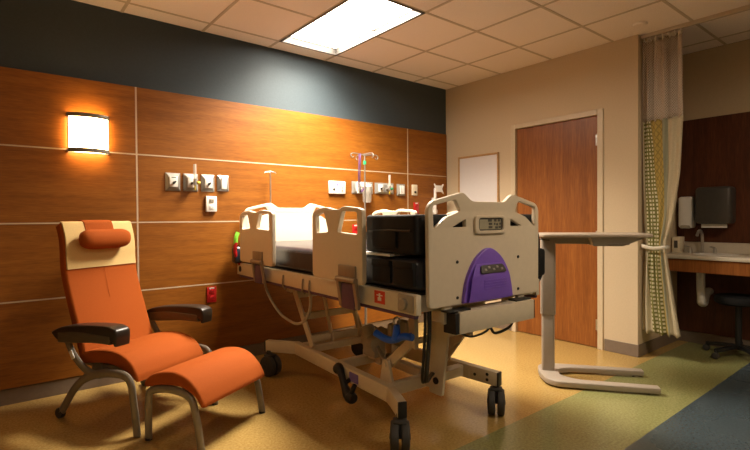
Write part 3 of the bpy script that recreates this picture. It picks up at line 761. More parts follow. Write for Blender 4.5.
mb.beam((-2.58, -1.00, 0.275), (-2.06, -1.00, 0.275), 0.05, 0.05)
bp('lift_brace', 'bed_metal', mb)
# foot-end link: lower bracket, slanted link, upright
mb = MB(); mb.plate([rounded([(-0.05, 0.0), (0.07, 0.0), (0.03, 0.14), (-0.02, 0.14)], 0.015)], 0.02, 0.003, (-2.585, -1.855, 0.25), (0, -1, 0), (0, 0, 1)); mb.cyl((-2.60, -1.855, 0.36), (-2.57, -1.855, 0.36), 0.016, seg=14); bp('pivot_bracket', 'bed_metal', mb)
for x in (-2.555, -2.10):
    mb = MB(); mb.beam((x, -1.84, 0.35), (x, -2.07, 0.545), 0.026, 0.055); bp('lift_link', 'bed_metal', mb)
    mb = MB(); mb.beam((x - 0.005, -2.075, 0.50), (x - 0.005, -2.075, 0.79), 0.055, 0.03, 0.004, (1, 0, 0)); mb.cyl((x - 0.025, -2.072, 0.545), (x + 0.02, -2.072, 0.545), 0.014, seg=14); bp('lift_post', 'bed_metal', mb)
mb = MB(); mb.beam((-2.555, -2.07, 0.535), (-2.10, -2.07, 0.535), 0.03, 0.03); bp('cross_tube', 'bed_metal', mb)
# big plates and gussets near the foot
mb = MB(); mb.plate([rounded([(0.0, 0.79), (0.13, 0.79), (0.13, 0.62), (0.075, 0.22), (-0.03, 0.22), (-0.02, 0.55)], 0.012)], 0.018, 0.003, (-2.42, -2.09, 0), (0, -1, 0), (0, 0, 1)); bp('column_plate', 'bed_metal', mb)
mb = MB(); mb.plate([rounded([(0.0, 0.79), (0.20, 0.79), (0.16, 0.66), (-0.13, 0.30), (-0.20, 0.30), (-0.10, 0.62)], 0.012)], 0.018, 0.003, (-2.10, -2.02, 0), (0, -1, 0), (0, 0, 1)); bp('column_plate', 'bed_metal', mb)
mb = MB(); mb.beam((-2.42, -2.02, 0.265), (-2.10, -1.98, 0.265), 0.06, 0.05); bp('column_tie', 'bed_metal', mb)
mb = MB(); mb.beam((-2.43, -2.10, 0.62), (-2.09, -2.10, 0.62), 0.05, 0.16); bp('column_tie', 'bed_metal', mb)
for y, z in ((-2.12, 0.30), (-2.14, 0.66)):
    mb = MB(); mb.cyl((-2.436, y, z), (-2.425, y, z), 0.02, seg=14); bp('plate_hole', 'black', mb)
# actuators under the deck
mb = MB(); mb.cyl((-2.40, -1.42, 0.40), (-2.45, -1.60, 0.40), 0.055, seg=20, bevel=0.012); mb.box((-2.43, -1.53, 0.37), (0.10, 0.14, 0.12), 0.02); mb.cyl((-2.43, -1.50, 0.40), (-2.43, -1.45, 0.50), 0.045, seg=20, bevel=0.012); bp('lift_motor', 'grey', mb)
mb = MB(); mb.tube([(-2.45, -1.60, 0.385), (-2.575, -1.845, 0.355)], 0.013, 12); bp('actuator_rod', 'steel', mb)
mb = MB(); mb.cyl((-2.25, -1.36, 0.42), (-2.25, -1.66, 0.38), 0.038, seg=18, bevel=0.01); mb.box((-2.24, -1.62, 0.45), (0.07, 0.10, 0.18), 0.02); mb.box((-2.33, -1.60, 0.46), (0.06, 0.05, 0.14), 0.02); bp('lift_motor', 'grey', mb)
mb = MB(); mb.tube([(-2.25, -1.25, 0.435), (-2.25, -1.36, 0.42)], 0.016, 12); bp('actuator_rod', 'steel', mb)
mb = MB(); mb.tube([(-2.36, -1.92, 0.30), (-2.20, -2.0, 0.235)], 0.01, 10); bp('actuator_rod', 'steel', mb)
mb = MB(); mb.beam((-2.33, -1.30, 0.27), (-2.33, -1.90, 0.27), 0.06, 0.05); mb.beam((NX, -1.34, ZB), (FX, -1.34, ZB), 0.05, 0.06); mb.box((-2.40, -1.56, 0.31), (0.05, 0.05, 0.10)); mb.box((-2.25, -1.5, 0.33), (0.05, 0.05, 0.14)); mb.beam((-2.40, -1.56, 0.275), (-2.25, -1.5, 0.275), 0.05, 0.04); bp('motor_mount', 'bed_metal', mb)
for sx in (-2.53, -2.08):
    mb = MB(); mb.span((sx - 0.02, -1.22, 0.72), (sx + 0.02, -1.30, 0.80), 0.004, 1); bp('deck_bracket', 'bed_metal', mb)
# blue clamp and black cable bundle
mb = MB(); mb.tube(smoothpath([(-2.72, -1.93, 0.585), (-2.70, -2.0, 0.56), (-2.69, -2.06, 0.565), (-2.68, -2.13, 0.595), (-2.67, -2.19, 0.60)], 5), 0.020, 12); mb.cyl((-2.69, -2.08, 0.57), (-2.69, -2.085, 0.655), 0.027, 0.016, seg=16, bevel=0.004); mb.tube([(-2.69, -2.06, 0.565), (-2.555, -2.075, 0.575)], 0.016, 10)
bp('blue_clamp', 'blueplastic', mb)
mb = MB(); mb.tube([(-2.69, -2.083, 0.73) if False else (-2.69 + 0.022 * math.cos(a), -2.084, 0.672 + 0.022 * math.sin(a)) for a in [2 * PI * i / 14 for i in range(14)]], 0.005, 8, closed=True); bp('ring', 'steel', mb)
mb = MB()
for j, (dx, dy) in enumerate(((0, 0), (0.016, 0.006), (-0.012, 0.012))):
    mb.tube(smoothpath([(-2.69 + dx, -2.335 + dy, 0.79), (-2.695 + dx, -2.34 + dy, 0.66), (-2.70 + dx, -2.33 + dy, 0.50), (-2.67 + dx, -2.29 + dy, 0.40), (-2.60 + dx, -2.22, 0.36), (-2.45, -2.12 + dy, 0.345)], 5), 0.008, 8)
bp('cable_bundle', 'black', mb)
mb = MB(); mb.tube(smoothpath([(-2.55, -2.36, 0.665), (-2.45, -2.37, 0.61), (-2.36, -2.36, 0.595), (-2.26, -2.36, 0.615), (-2.18, -2.35, 0.69)], 5), 0.006, 8); bp('power_cord', 'black', mb)
mb = MB(); mb.tube(smoothpath([(-2.06, -2.34, 0.70), (-2.05, -2.36, 0.63), (-2.10, -2.37, 0.60), (-2.20, -2.36, 0.585), (-2.24, -2.36, 0.62)], 5), 0.008, 8); bp('power_cord', 'black', mb)
# grey loop of hose under the near side
mb = MB(); mb.tube(smoothpath([(-2.775, -0.52, 0.80), (-2.78, -0.62, 0.66), (-2.775, -0.80, 0.54), (-2.77, -0.95, 0.50), (-2.765, -1.08, 0.495), (-2.765, -1.2, 0.545), (-2.775, -1.28, 0.64), (-2.785, -1.31, 0.79)], 6), 0.010, 10); bp('drain_hose', 'grey', mb)
# brake pedal: a black double-ended lever
mb = MB(); mb.tube(smoothpath([(-2.68, -1.46, 0.262), (-2.683, -1.50, 0.255), (-2.69, -1.545, 0.20), (-2.69, -1.575, 0.155), (-2.685, -1.61, 0.12), (-2.685, -1.655, 0.115)], 5), [0.032, 0.036, 0.037, 0.035, 0.031, 0.027, 0.024, 0.023, 0.022, 0.022, 0.022, 0.022, 0.023, 0.024, 0.025, 0.027, 0.029, 0.032, 0.034, 0.036, 0.038, 0.039, 0.038, 0.036, 0.034, 0.030][:26], 14)
mb.cyl((-2.69, -1.58, 0.20), (NX - 0.02, -1.58, 0.215), 0.014, seg=12); mb.tube([(-2.685, -1.63, 0.14), (-2.68, -1.66, 0.20)], 0.016, 10); bp('brake_pedal', 'black', mb)
# strap at the head end, stowed IV pole, cables at the far foot corner
mb = MB(); mb.tube(smoothpath([(-2.845, -0.185, 1.125), (-2.862, -0.185, 1.08), (-2.862, -0.175, 1.02)], 4), 0.018, 10, 0.5); sp = bp('strap', 'lime', mb); sp['label'] = 'lime green strap end'
mb = MB(); mb.tube(smoothpath([(-2.860, -0.180, 1.04), (-2.866, -0.175, 1.0), (-2.862, -0.165, 0.95), (-2.815, -0.15, 0.85)], 4), 0.016, 10, 0.5); bp('strap_clip', 'red', mb)
mb = MB(); mb.box((-2.83, -0.125, 0.93), (0.075, 0.09, 0.145), 0.025, seg=3); bp('corner_pad', 'vinyl', mb)
mb = MB(); mb.tube([(-2.50, -0.085, 0.80), (-2.50, -0.085, 1.66)], 0.006, 10); mb.tube([(-2.555, -0.085, 1.645), (-2.55, -0.085, 1.655), (-2.50, -0.085, 1.662), (-2.45, -0.085, 1.655), (-2.445, -0.085, 1.645)], 0.005, 8); mb.box((-2.50, -0.13, 0.82), (0.05, 0.10, 0.05), 0.004); bp('drip_pole', 'steel', mb)
mb = MB(); mb.box((BX + 0.560, -2.33, 0.955), (0.10, 0.06, 0.17), 0.02); mb.tube(smoothpath([(BX + 0.445, -2.37, 1.16), (BX + 0.50, -2.36, 1.15), (BX + 0.55, -2.34, 1.10), (BX + 0.57, -2.33, 1.03)], 5), 0.012, 8); mb.tube(smoothpath([(BX + 0.60, -2.33, 0.88), (BX + 0.55, -2.34, 0.84), (BX + 0.49, -2.34, 0.83)], 5), 0.012, 8); bp('cable_pouch', 'nylon', mb)

# the bed stands a little askew: turned about its foot
BEDROT = math.radians(-1.8); PIV = Vector((BX, -2.41, 0))
def turned(v): return PIV + Matrix.Rotation(BEDROT, 3, 'Z') @ (Vector(v) - PIV)
bed.location = turned(bed.location); bed.rotation_euler = (0, 0, BEDROT)

# things lying on the bed -------------------------------------------------
t = thing('black_cushion', 'bulky black vinyl cushion on the foot of the bed, behind the footboard', 'cushion', turned((BX, -2.165, 1.035)), BEDROT)
mb = MB(); mb.box((0, 0.0, 0.117), (0.985, 0.41, 0.200), 0.018, seg=3); mb.build('cushion_body', 'nylon', t, smooth=60)
mb = MB(); mb.tube([(-0.492, 0.17, 0.13), (-0.496, 0.0, 0.138), (-0.492, -0.17, 0.136)], 0.006, 8); mb.build('zipper', 'black', t)
mb = MB(); mb.box((0, -0.0, 0.207), (0.94, 0.37, 0.012), 0.006); mb.build('lid_flap', 'vinyl', t)
mb = MB(); mb.box((-0.495, 0.03, 0.09), (0.02, 0.20, 0.09), 0.008); mb.build('pocket', 'nylon', t)
mb = MB(); mb.box((0, 0, 0), (0.975, 0.26, 0.012), 0.004)
sh = mb.build('folded_sheet', 'cloth_white'); sh.location = turned((BX - 0.01, -2.05, 1.043)); sh.rotation_euler = (0, 0, BEDROT)
tag(sh, 'white folded sheet edge showing under the black cushion', 'sheet')

# ================================================================== IV STAND at the far head corner
t = thing('drip_stand', 'chrome drip stand with hooks behind the far head corner', 'drip stand', (-1.52, -0.30, 0))
mb = MB()
mb.cyl((0, 0, 0.10), (0, 0, 1.10), 0.013, seg=14); mb.cyl((0, 0, 1.05), (0, 0, 1.87), 0.008, seg=12); mb.build('pole', 'stand_steel', t)
mb = MB()
for s in (-1, 1): mb.tube(smoothpath([(0, 0, 1.855), (s * 0.06, 0, 1.862), (s * 0.14, 0, 1.866), (s * 0.168, 0, 1.850), (s * 0.155, 0, 1.825), (s * 0.135, 0, 1.835)], 4), 0.005, 8)
for s in (-1, 1): mb.tube(smoothpath([(0, 0, 1.865), (0, s * 0.06, 1.868), (0, s * 0.12, 1.862), (0, s * 0.14, 1.835), (0, s * 0.12, 1.82)], 4), 0.005, 8)
mb.build('hook_bar', 'stand_steel', t)
MB().cyl((0, 0, 1.765), (0, 0, 1.80), 0.016, seg=14).build('tag_collar', 'green_plastic', t)
MB().cyl((0, 0, 1.03), (0, 0, 1.10), 0.022, seg=16, bevel=0.004).build('height_clamp', 'black', t)
mb = MB()
for i in range(5):
    a = 2 * PI * i / 5 + 0.3
    mb.beam((0, 0, 0.10), (0.19 * math.cos(a), 0.19 * math.sin(a), 0.075), 0.025, 0.022)
mb.build('star_base', 'steel', t)
for i in range(5):
    a = 2 * PI * i / 5 + 0.3
    x, y = 0.19 * math.cos(a), 0.19 * math.sin(a)
    mb = MB(); mb.cyl((x - 0.012, y, 0.026), (x + 0.012, y, 0.026), 0.026, seg=18, bevel=0.004); mb.cyl((x, y, 0.04), (x, y, 0.08), 0.008); mb.build('caster', 'rubber', t)
mb = MB()
px_, py_ = -1.52 - 0.06, -0.30
for dx in (-0.008, 0.008):
    mb.tube(smoothpath([(px_ + dx, py_, 1.868), (px_ + dx - 0.01, py_ - 0.012, 1.80), (px_ + dx, py_ + 0.01, 1.66), (px_ + dx + 0.03, py_ + 0.05, 1.55), (px_ + dx + 0.10, py_ + 0.12, 1.50), (-1.33 + dx, -0.09, 1.585)], 6), 0.005, 8)
tag(mb.build('coiled_tubing', 'tubing'), 'violet tubing hanging from the drip stand to the clear canister', 'tubing')

# ================================================================== RECLINER
ch = thing('recliner_chair', 'orange high-back recliner with cream headrest and dark arms', 'armchair', (-3.638, -0.632, 0), math.radians(27))
def prof_plate(mb, front, thick, width, bev, cx=0.0):
    """side profile: front = [(y,z)..] offset backwards by thick"""
    f = smoothpath([(y, z, 0) for y, z in front], 6)
    back = []
    for i, p in enumerate(f):
        tn = (f[min(i + 1, len(f) - 1)] - f[max(i - 1, 0)]).normalized()
        back.append(p + Vector((tn.y, -tn.x, 0)) * thick)
    lp = [(p.x, p.y) for p in f] + [(p.x, p.y) for p in reversed(back)]
    mb.plate([lp], width, bev, (cx, 0, 0), (0, 1, 0), (0, 0, 1), res=4)
backp = [(0.150, 0.40), (0.185, 0.50), (0.228, 0.62), (0.275, 0.75), (0.312, 0.87), (0.328, 0.96), (0.330, 1.04), (0.338, 1.12), (0.358, 1.19), (0.375, 1.225)]
mb = MB(); prof_plate(mb, backp, 0.062, 0.515, 0.018, -0.022); bk = mb.build('backrest', 'orange', ch, smooth=50)
hp = [(0.3165, 0.925), (0.322, 0.98), (0.323, 1.04), (0.331, 1.12), (0.351, 1.19), (0.366, 1.222), (0.385, 1.228)]
mb = MB(); prof_plate(mb, hp, 0.012, 0.498, 0.004, -0.022); hc = mb.build('headrest_cover', 'beige_cloth', bk, smooth=50); hc['label'] = 'cream fabric headrest cover'
hp2 = [(0.323, 1.06), (0.326, 1.12), (0.346, 1.19), (0.360, 1.224), (0.385, 1.236), (0.42, 1.236)]
mb = MB(); prof_plate(mb, hp2, 0.008, 0.205, 0.003, -0.03); mb.build('pillow_strap', 'orange', bk, smooth=50)
# tufting seam
mb = MB(); mb.tube([(-0.022, 0.325, 0.94), (-0.022, 0.264, 0.72)], 0.001, 6); mb.build('seam', 'orange', bk)
# bolster pillow
tb = bmesh.new(); n, sg = 18, 20; rings = []
for i in range(n + 1):
    u = -1 + 2 * i / n; w = 0.185 * u
    k_ = (1 - abs(u) ** 5) ** 0.5 * (0.93 + 0.07 * u * u)
    rings.append([tb.verts.new((w - 0.035, 0.278 + 0.052 * k_ * math.cos(2 * PI * j / sg), 1.108 + 0.070 * k_ * math.sin(2 * PI * j / sg) + 0.006 * u * u)) for j in range(sg)])
for A, B in zip(rings, rings[1:]):
    for j in range(sg): tb.faces.new((A[j], A[(j + 1) % sg], B[(j + 1) % sg], B[j]))
bmesh.ops.remove_doubles(tb, verts=tb.verts[:], dist=1e-4); bmesh.ops.recalc_face_normals(tb, faces=tb.faces[:])
mb = MB(); mb._merge(tb); mb.build('head_pillow', 'orange', ch, smooth=70)
# seat
seatp = smoothpath([(0.21, 0.41, 0), (0.10, 0.440, 0), (-0.04, 0.455, 0), (-0.15, 0.445, 0), (-0.235, 0.405, 0), (-0.285, 0.345, 0), (-0.300, 0.298, 0)], 6) + smoothpath([(-0.283, 0.293, 0), (-0.235, 0.325, 0), (-0.14, 0.362, 0), (0.0, 0.372, 0), (0.21, 0.345, 0)], 5)
mb = MB(); mb.plate([[(p.x, p.y) for p in seatp]], 0.53, 0.014, (-0.014, 0, 0), (0, 1, 0), (0, 0, 1), res=4); mb.build('seat', 'orange', ch, smooth=50)
mb = MB(); mb.box((0, 0.03, 0.345), (0.50, 0.36, 0.028), 0.008); mb.beam((-0.30, -0.02, 0.318), (0.30, -0.02, 0.318), 0.05, 0.03); mb.beam((-0.30, 0.12, 0.285), (0.30, 0.12, 0.285), 0.04, 0.03); mb.cyl((-0.22, 0.08, 0.32), (-0.255, 0.08, 0.32), 0.05, seg=20, bevel=0.006); mb.box((0, 0.21, 0.40), (0.30, 0.03, 0.12), 0.005)
mb.build('seat_pan', 'frame', ch)
for s in (-1, 1):
    X_ = s * 0.312
    mb = MB()
    mb.tube(smoothpath([(X_, 0.335, 0.040), (X_, 0.305, 0.075), (X_, 0.22, 0.185), (X_, 0.12, 0.27), (X_, -0.02, 0.322), (X_, -0.16, 0.340), (X_, -0.245, 0.335), (X_, -0.285, 0.30), (X_, -0.30, 0.24), (X_, -0.318, 0.12), (X_, -0.332, 0.004)], 5), 0.025, 12, 0.65, (0, 0, 1))
    lf = mb.build('leg_frame', 'frame', ch)
    mb = MB(); mb.tube(smoothpath([(X_, -0.04, 0.318), (X_, 0.05, 0.318), (X_, 0.14, 0.355), (X_, 0.22, 0.425), (X_, 0.275, 0.51), (X_ * 1.04, 0.295, 0.55)], 5), 0.024, 12, 0.6, (0, 0, 1)); mb.build('arm_post', 'frame', ch)
    mb = MB(); mb.cyl((X_ - 0.016, 0.345, 0.032), (X_ + 0.016, 0.345, 0.032), 0.032, seg=22, bevel=0.005); mb.build('wheel', 'rubber', lf)
    ap = smoothpath([(0.315, 0.560, 0), (0.22, 0.595, 0), (0.05, 0.618, 0), (-0.15, 0.630, 0), (-0.232, 0.620, 0), (-0.255, 0.590, 0), (-0.248, 0.520, 0)], 5) + smoothpath([(-0.232, 0.520, 0), (-0.212, 0.545, 0), (-0.05, 0.558, 0), (0.12, 0.540, 0), (0.25, 0.510, 0), (0.315, 0.545, 0)], 4)
    mb = MB(); mb.plate([[(p.x, p.y) for p in ap]], 0.100, 0.012, (s * 0.330, 0, 0), (0, 1, 0), (0, 0, 1), res=3); ar = mb.build('armrest', 'arm', ch, smooth=50)
    ap2 = smoothpath([(0.25, 0.56, 0), (0.05, 0.580, 0), (-0.205, 0.575, 0)], 5) + smoothpath([(-0.208, 0.528, 0), (-0.05, 0.525, 0), (0.10, 0.510, 0), (0.25, 0.500, 0)], 4)
    mb = MB(); mb.plate([[(p.x, p.y) for p in ap2]], 0.106, 0.006, (s * 0.330, 0, 0), (0, 1, 0), (0, 0, 1), res=2); mb.build('arm_panel', 'armside', ar, smooth=50)
mb = MB(); mb.box((-0.326, 0.205, 0.415), (0.006, 0.028, 0.055), 0.002, Matrix.Rotation(math.radians(-32), 3, 'X')); mb.build('tag', 'white', ch)

# ================================================================== OTTOMAN
ot = thing('ottoman', 'orange curved footstool on grey metal legs before the recliner', 'footstool', (-3.393, -1.174, 0), math.radians(29))
op = smoothpath([(0.215, 0.300, 0), (0.205, 0.335, 0), (0.155, 0.372, 0), (0.07, 0.397, 0), (-0.02, 0.402, 0), (-0.10, 0.378, 0), (-0.165, 0.325, 0), (-0.205, 0.262, 0), (-0.210, 0.235, 0)], 5) + smoothpath([(-0.190, 0.232, 0), (-0.145, 0.285, 0), (-0.06, 0.322, 0), (0.06, 0.322, 0), (0.19, 0.296, 0)], 5)
mb = MB(); mb.plate([[(p.x, p.y) for p in op]], 0.560, 0.016, (0, 0, 0), (0, 1, 0), (0, 0, 1), res=4); mb.build('cushion', 'orange', ot, smooth=50)
for s in (-1, 1):
    X_ = s * 0.272
    mb = MB(); mb.tube(smoothpath([(X_, 0.187, 0.006), (X_, 0.187, 0.15), (X_, 0.180, 0.252), (X_, 0.150, 0.284), (X_, 0.06, 0.302), (X_, -0.05, 0.300), (X_, -0.118, 0.272), (X_, -0.146, 0.215), (X_, -0.168, 0.12), (X_, -0.187, 0.006)], 5), 0.022, 12, 0.75, (0, 1, 0)); lf = mb.build('leg_frame', 'frame', ot)
    for y in (0.187, -0.187):
        mb = MB(); mb.cyl((X_, y, 0.0), (X_, y, 0.012), 0.02, seg=14); mb.build('foot_pad', 'black', lf)
mb = MB(); mb.beam((-0.275, 0.06, 0.305), (0.275, 0.06, 0.305), 0.04, 0.02); mb.beam((-0.275, -0.05, 0.302), (0.275, -0.05, 0.302), 0.04, 0.02); mb.build('support_bar', 'frame', ot)

# ================================================================== OVERBED TABLE
ea = math.radians(-53)
tb_ = thing('overbed_table', 'taupe overbed table on a C-shaped base by the door', 'table', (-1.052, -1.965, 0), ea)
# local x runs along the table, local y to the left of it
topo = rounded([(-0.045, -0.20), (0.715, -0.20), (0.715, 0.20), (-0.045, 0.20)], 0.05)
mb = MB(); mb.plate([topo], 0.026, 0.008, (0, 0, 1.097), (1, 0, 0), (0, 1, 0)); mb.build('table_top', 'tabletop', tb_)
def taper(mb, x0, x1, z0, z1, w0, inset):
    t2 = bmesh.new(); bmesh.ops.create_cube(t2, size=1)
    for v in t2.verts:
        up = v.co.z > 0
        xx = (x1 if v.co.x > 0 else x0); xx += 0 if up else (-inset if v.co.x > 0 else inset * 0.2)
        v.co = Vector((xx, (w0 if up else w0 * 0.82) * (1 if v.co.y > 0 else -1), z1 if up else z0))
    mb._merge(t2)
mb = MB(); taper(mb, -0.02, 0.36, 1.030, 1.086, 0.06, 0.02); mb.build('support_arm', 'table', tb_, smooth=0)
mb = MB(); taper(mb, 0.30, 0.665, 1.020, 1.085, 0.185, 0.14); mb.build('drawer', 'table', tb_, smooth=0)
mb = MB(); mb.span((0.42, -0.155, 1.030), (0.56, -0.172, 1.038)); mb.build('drawer_pull', 'base', tb_, smooth=0)
mb = MB(); mb.beam((-0.045, -0.06, 1.066), (0.03, -0.10, 1.060), 0.012, 0.008); mb.build('height_lever', 'black', tb_)
mb = MB(); mb.plate([rounded([(-0.055, -0.034), (0.055, -0.034), (0.055, 0.034), (-0.055, 0.034)], 0.022)], 0.60, 0.004, (0.025, -0.02, 0.785), (1, 0, 0), (0, 1, 0)); mb.build('upper_post', 'table', tb_)
mb = MB(); mb.plate([rounded([(-0.047, -0.028), (0.047, -0.028), (0.047, 0.028), (-0.047, 0.028)], 0.018)], 0.46, 0.003, (0.025, -0.02, 0.265), (1, 0, 0), (0, 1, 0)); mb.build('lower_post', 'table', tb_)
# base: rear bridge and two feet swept as one C
outer = rounded([(0.73, -0.285), (0.06, -0.285), (-0.01, -0.23), (-0.045, -0.08), (-0.045, 0.08), (0.0, 0.15), (0.08, 0.165), (0.73, 0.165), (0.73, 0.10), (0.20, 0.085), (0.10, 0.02), (0.10, -0.12), (0.20, -0.205), (0.73, -0.215)], [0.012, 0.06, 0.05, 0.05, 0.05, 0.04, 0.04, 0.012, 0.012, 0.06, 0.04, 0.04, 0.06, 0.012])
mb = MB(); mb.plate([outer], 0.042, 0.008, (0, 0, 0.033), (1, 0, 0), (0, 1, 0)); mb.build('base', 'table', tb_)
for x, y in ((0.66, -0.25), (0.66, 0.132), (0.06, -0.235), (0.06, 0.12)):
    mb = MB(); mb.cyl((x, y - 0.012, 0.011), (x, y + 0.012, 0.011), 0.011, seg=14); mb.build('caster', 'black', tb_)

# ================================================================== CURTAIN AND SINK ALCOVE
mb = MB(); mb.span((0.045, AY0 - 0.003, H - 0.03), (0.085, AY1, H - 0.004), 0.004)
tag(mb.build('curtain_track', 'grid', smooth=0), 'metal curtain track under the ceiling above the privacy curtain', 'curtain track')
cur = thing('privacy_curtain', 'tied-back patterned privacy curtain with a mesh top', 'curtain', (0.06, -2.38, 0))
def lerp(a, b, t): return a + (b - a) * t
def cur_y(z):
    """left and right edge of the hanging cloth at height z"""
    key = [(2.76, -2.240, -2.545), (2.06, -2.236, -2.552), (1.60, -2.240, -2.530), (1.22, -2.248, -2.480), (1.0, -2.262, -2.425), (0.94, -2.262, -2.425), (0.80, -2.250, -2.445), (0.50, -2.236, -2.490), (0.22, -2.234, -2.535)]
    for (za, a0, a1), (zb, b0, b1) in zip(key, key[1:]):
        if za >= z >= zb:
            t = (za - z) / (za - zb); return lerp(a0, b0, t), lerp(a1, b1, t)
    return key[-1][1:]
def cloth(name, z0, z1, bands, mats, parent, nz, folds):
    """bands(z) gives the band borders 0..1; every band has its own cloth"""
    bm = bmesh.new(); uvl = bm.loops.layers.uv.new('UVMap')
    sub = 12; nb = len(mats); rows = []
    for i in range(nz + 1):
        z = lerp(z1, z0, i / nz); ya, yb = cur_y(z); bs = bands(z); row = []
        for b in range(nb):
            for j in range(sub + (1 if b == nb - 1 else 0)):
                q = (b + j / sub) / nb
                s = lerp(bs[b], bs[b + 1], j / sub)
                amp = (0.012 if nb > 1 else 0.024) + 0.004 * math.sin(3.1 * z)
                x = 0.065 + amp * math.sin((s if nb > 1 else q) * folds * 2 * PI + 0.5 * math.sin(1.7 * z)) * (0.6 if 0.88 < z < 1.05 else 1)
                row.append((bm.verts.new((x, lerp(ya, yb, s), z + (0.012 * math.sin(q * folds * 2 * PI + 1) if i == nz else 0))), q))
        rows.append(row)
    W = 0.65
    for A, B in zip(rows, rows[1:]):
        for k_ in range(len(A) - 1):
            f = bm.faces.new((A[k_][0], B[k_][0], B[k_ + 1][0], A[k_ + 1][0])); f.material_index = min(nb - 1, k_ // sub); f.smooth = True
            for lp, (v, q) in zip(f.loops, (A[k_], B[k_], B[k_ + 1], A[k_ + 1])): lp[uvl].uv = (q * W, v.co.z)
    for v in bm.verts: v.co -= Vector(parent.location)
    me = bpy.data.meshes.new(name); bm.to_mesh(me); bm.free()
    for m in mats: me.materials.append(M[m])
    o = bpy.data.objects.new(name, me); COL.objects.link(o); o.parent = parent
    sol = o.modifiers.new('thickness', 'SOLIDIFY'); sol.thickness = 0.002
    return o
def drape_bands(z):
    key = [(2.07, [0, 0.02, 0.20, 0.48, 0.62, 1]), (1.5, [0, 0.05, 0.38, 0.60, 0.72, 1]), (0.97, [0, 0.12, 0.66, 0.74, 0.82, 1]), (0.2, [0, 0.30, 0.64, 0.70, 0.76, 1])]
    for (za, a), (zb, b) in zip(key, key[1:]):
        if za >= z >= zb:
            t = (za - z) / (za - zb); return [lerp(p, q, t) for p, q in zip(a, b)]
    return key[-1][1]
cloth('drape', 0.22, 2.065, drape_bands, ['pale', 'dots', 'gold', 'sage', 'pale'], cur, 60, 5.0)
cloth('mesh_top', 2.055, 2.755, lambda z: [0, 1.0], ['net'], cur, 12, 5.0).data.materials[0] = M['net']
mb = MB(); mb.tube(smoothpath([(0.105, -2.26, 0.975), (0.11, -2.34, 0.965), (0.105, -2.425, 0.97), (0.06, -2.437, 0.97), (0.02, -2.425, 0.97), (0.012, -2.34, 0.96), (0.02, -2.255, 0.975), (0.06, -2.247, 0.975)], 5, True), 0.016, 8, 0.35, (0, 0, 1), True); mb.build('tie_band', 'tie', cur, True)
for k_ in range(7):
    y = -2.25 - k_ * 0.047
    mb = MB(); mb.tube([(0.065, y, H - 0.03), (0.065, y, 2.77), (0.065, y - 0.008, 2.755), (0.065, y - 0.010, 2.745)], 0.004, 6); mb.build('hook', 'white', cur, True)
mb = MB(); 
nh = 40
for i in range(nh):
    q0, q1 = i / nh, (i + 1) / nh
    a = (0.065 + 0.026 * math.sin(q0 * 10 * PI), lerp(-2.24, -2.545, q0), 2.752); b = (0.065 + 0.026 * math.sin(q1 * 10 * PI), lerp(-2.24, -2.545, q1), 2.752)
    mb.beam(a, b, 0.004, 0.03, 0)
mb.build('heading_tape', 'tie', cur, True)

# vanity counter
vt = thing('sink_counter', 'pale sink counter with a wood apron behind the curtain', 'sink counter', (0.66, -2.95, 0))
CZ = 0.885
mb = MB(); mb.span((0.41, AY0 - 0.009, CZ - 0.035), (AX, AY1, CZ), 0.006); mb.build('worktop', 'counter', vt, True)
mb = MB(); mb.span((0.875, AY0 - 0.009, CZ), (AX - 0.02, AY1, CZ + 0.10), 0.004, 1); mb.build('backsplash', 'counter', vt, True)
mb = MB(); mb.span((0.43, AY0 - 0.010, CZ - 0.15), (0.45, AY1, CZ - 0.035), 0.002, 1); mb.build('apron', 'door', vt, True)
mb = MB(); mb.lathe([(0.17, 0.0), (0.165, 0.006), (0.15, -0.001), (0.001, -0.002)], (0.64, -2.62, CZ + 0.002)); mb.build('basin', 'white', vt, True)
mb = MB(); mb.tube(smoothpath([(0.66, -2.50, CZ - 0.03), (0.66, -2.50, 0.62), (0.66, -2.505, 0.50), (0.68, -2.50, 0.44), (0.75, -2.50, 0.43), (0.78, -2.5, 0.48), (0.84, -2.5, 0.52), (AX - 0.008, -2.50, 0.52)], 5), 0.035, 12); mb.build('drain_trap', 'white', vt, True)
fa = thing('faucet', 'chrome sink faucet with lever handles on the counter', 'faucet', (0.80, -2.47, CZ))
mb = MB(); mb.tube(smoothpath([(0, 0, 0), (0, 0, 0.14), (-0.03, 0, 0.20), (-0.09, 0, 0.21), (-0.14, 0, 0.17)], 5), 0.013, 10); mb.build('spout', 'steel', fa)
for y in (-0.10, 0.10):
    mb = MB(); mb.cyl((0, y, 0), (0, y, 0.05), 0.018, 0.013); mb.beam((0.0, y, 0.055), (-0.07, y + 0.02, 0.065), 0.014, 0.012); mb.build('lever_handle', 'steel', fa)
t = thing('soap_dispenser', 'pale soap dispenser on the wall beside the curtain', 'soap dispenser', (AX - 0.02, -2.33, 1.10))
mb = MB(); mb.box((-0.055, 0, 0.17), (0.11, 0.125, 0.30), 0.022, seg=3); mb.build('dispenser_body', 'white', t); MB().box((-0.10, 0, 0.03), (0.05, 0.08, 0.03), 0.008).build('push_bar', 'grey', t)
t = thing('towel_dispenser', 'dark paper towel dispenser on the wall right of the soap dispenser', 'towel dispenser', (AX - 0.02, -2.57, 1.10))
mb = MB(); mb.box((-0.09, 0, 0.23), (0.18, 0.28, 0.34), 0.03, seg=3); mb.build('dispenser_body', 'pad', t)
MB().box((-0.13, 0, 0.05), (0.004, 0.20, 0.05), 0.0).build('paper_towel', 'white', t)
t = thing('glove_box', 'tan box standing on the counter under the soap dispenser', 'box', (0.78, -2.275, CZ))
MB().box((0, 0.0, 0.075), (0.12, 0.07, 0.15), 0.004).build('carton', 'ivory', t); MB().box((-0.061, 0, 0.08), (0.003, 0.03, 0.07)).build('opening', 'pad', t)
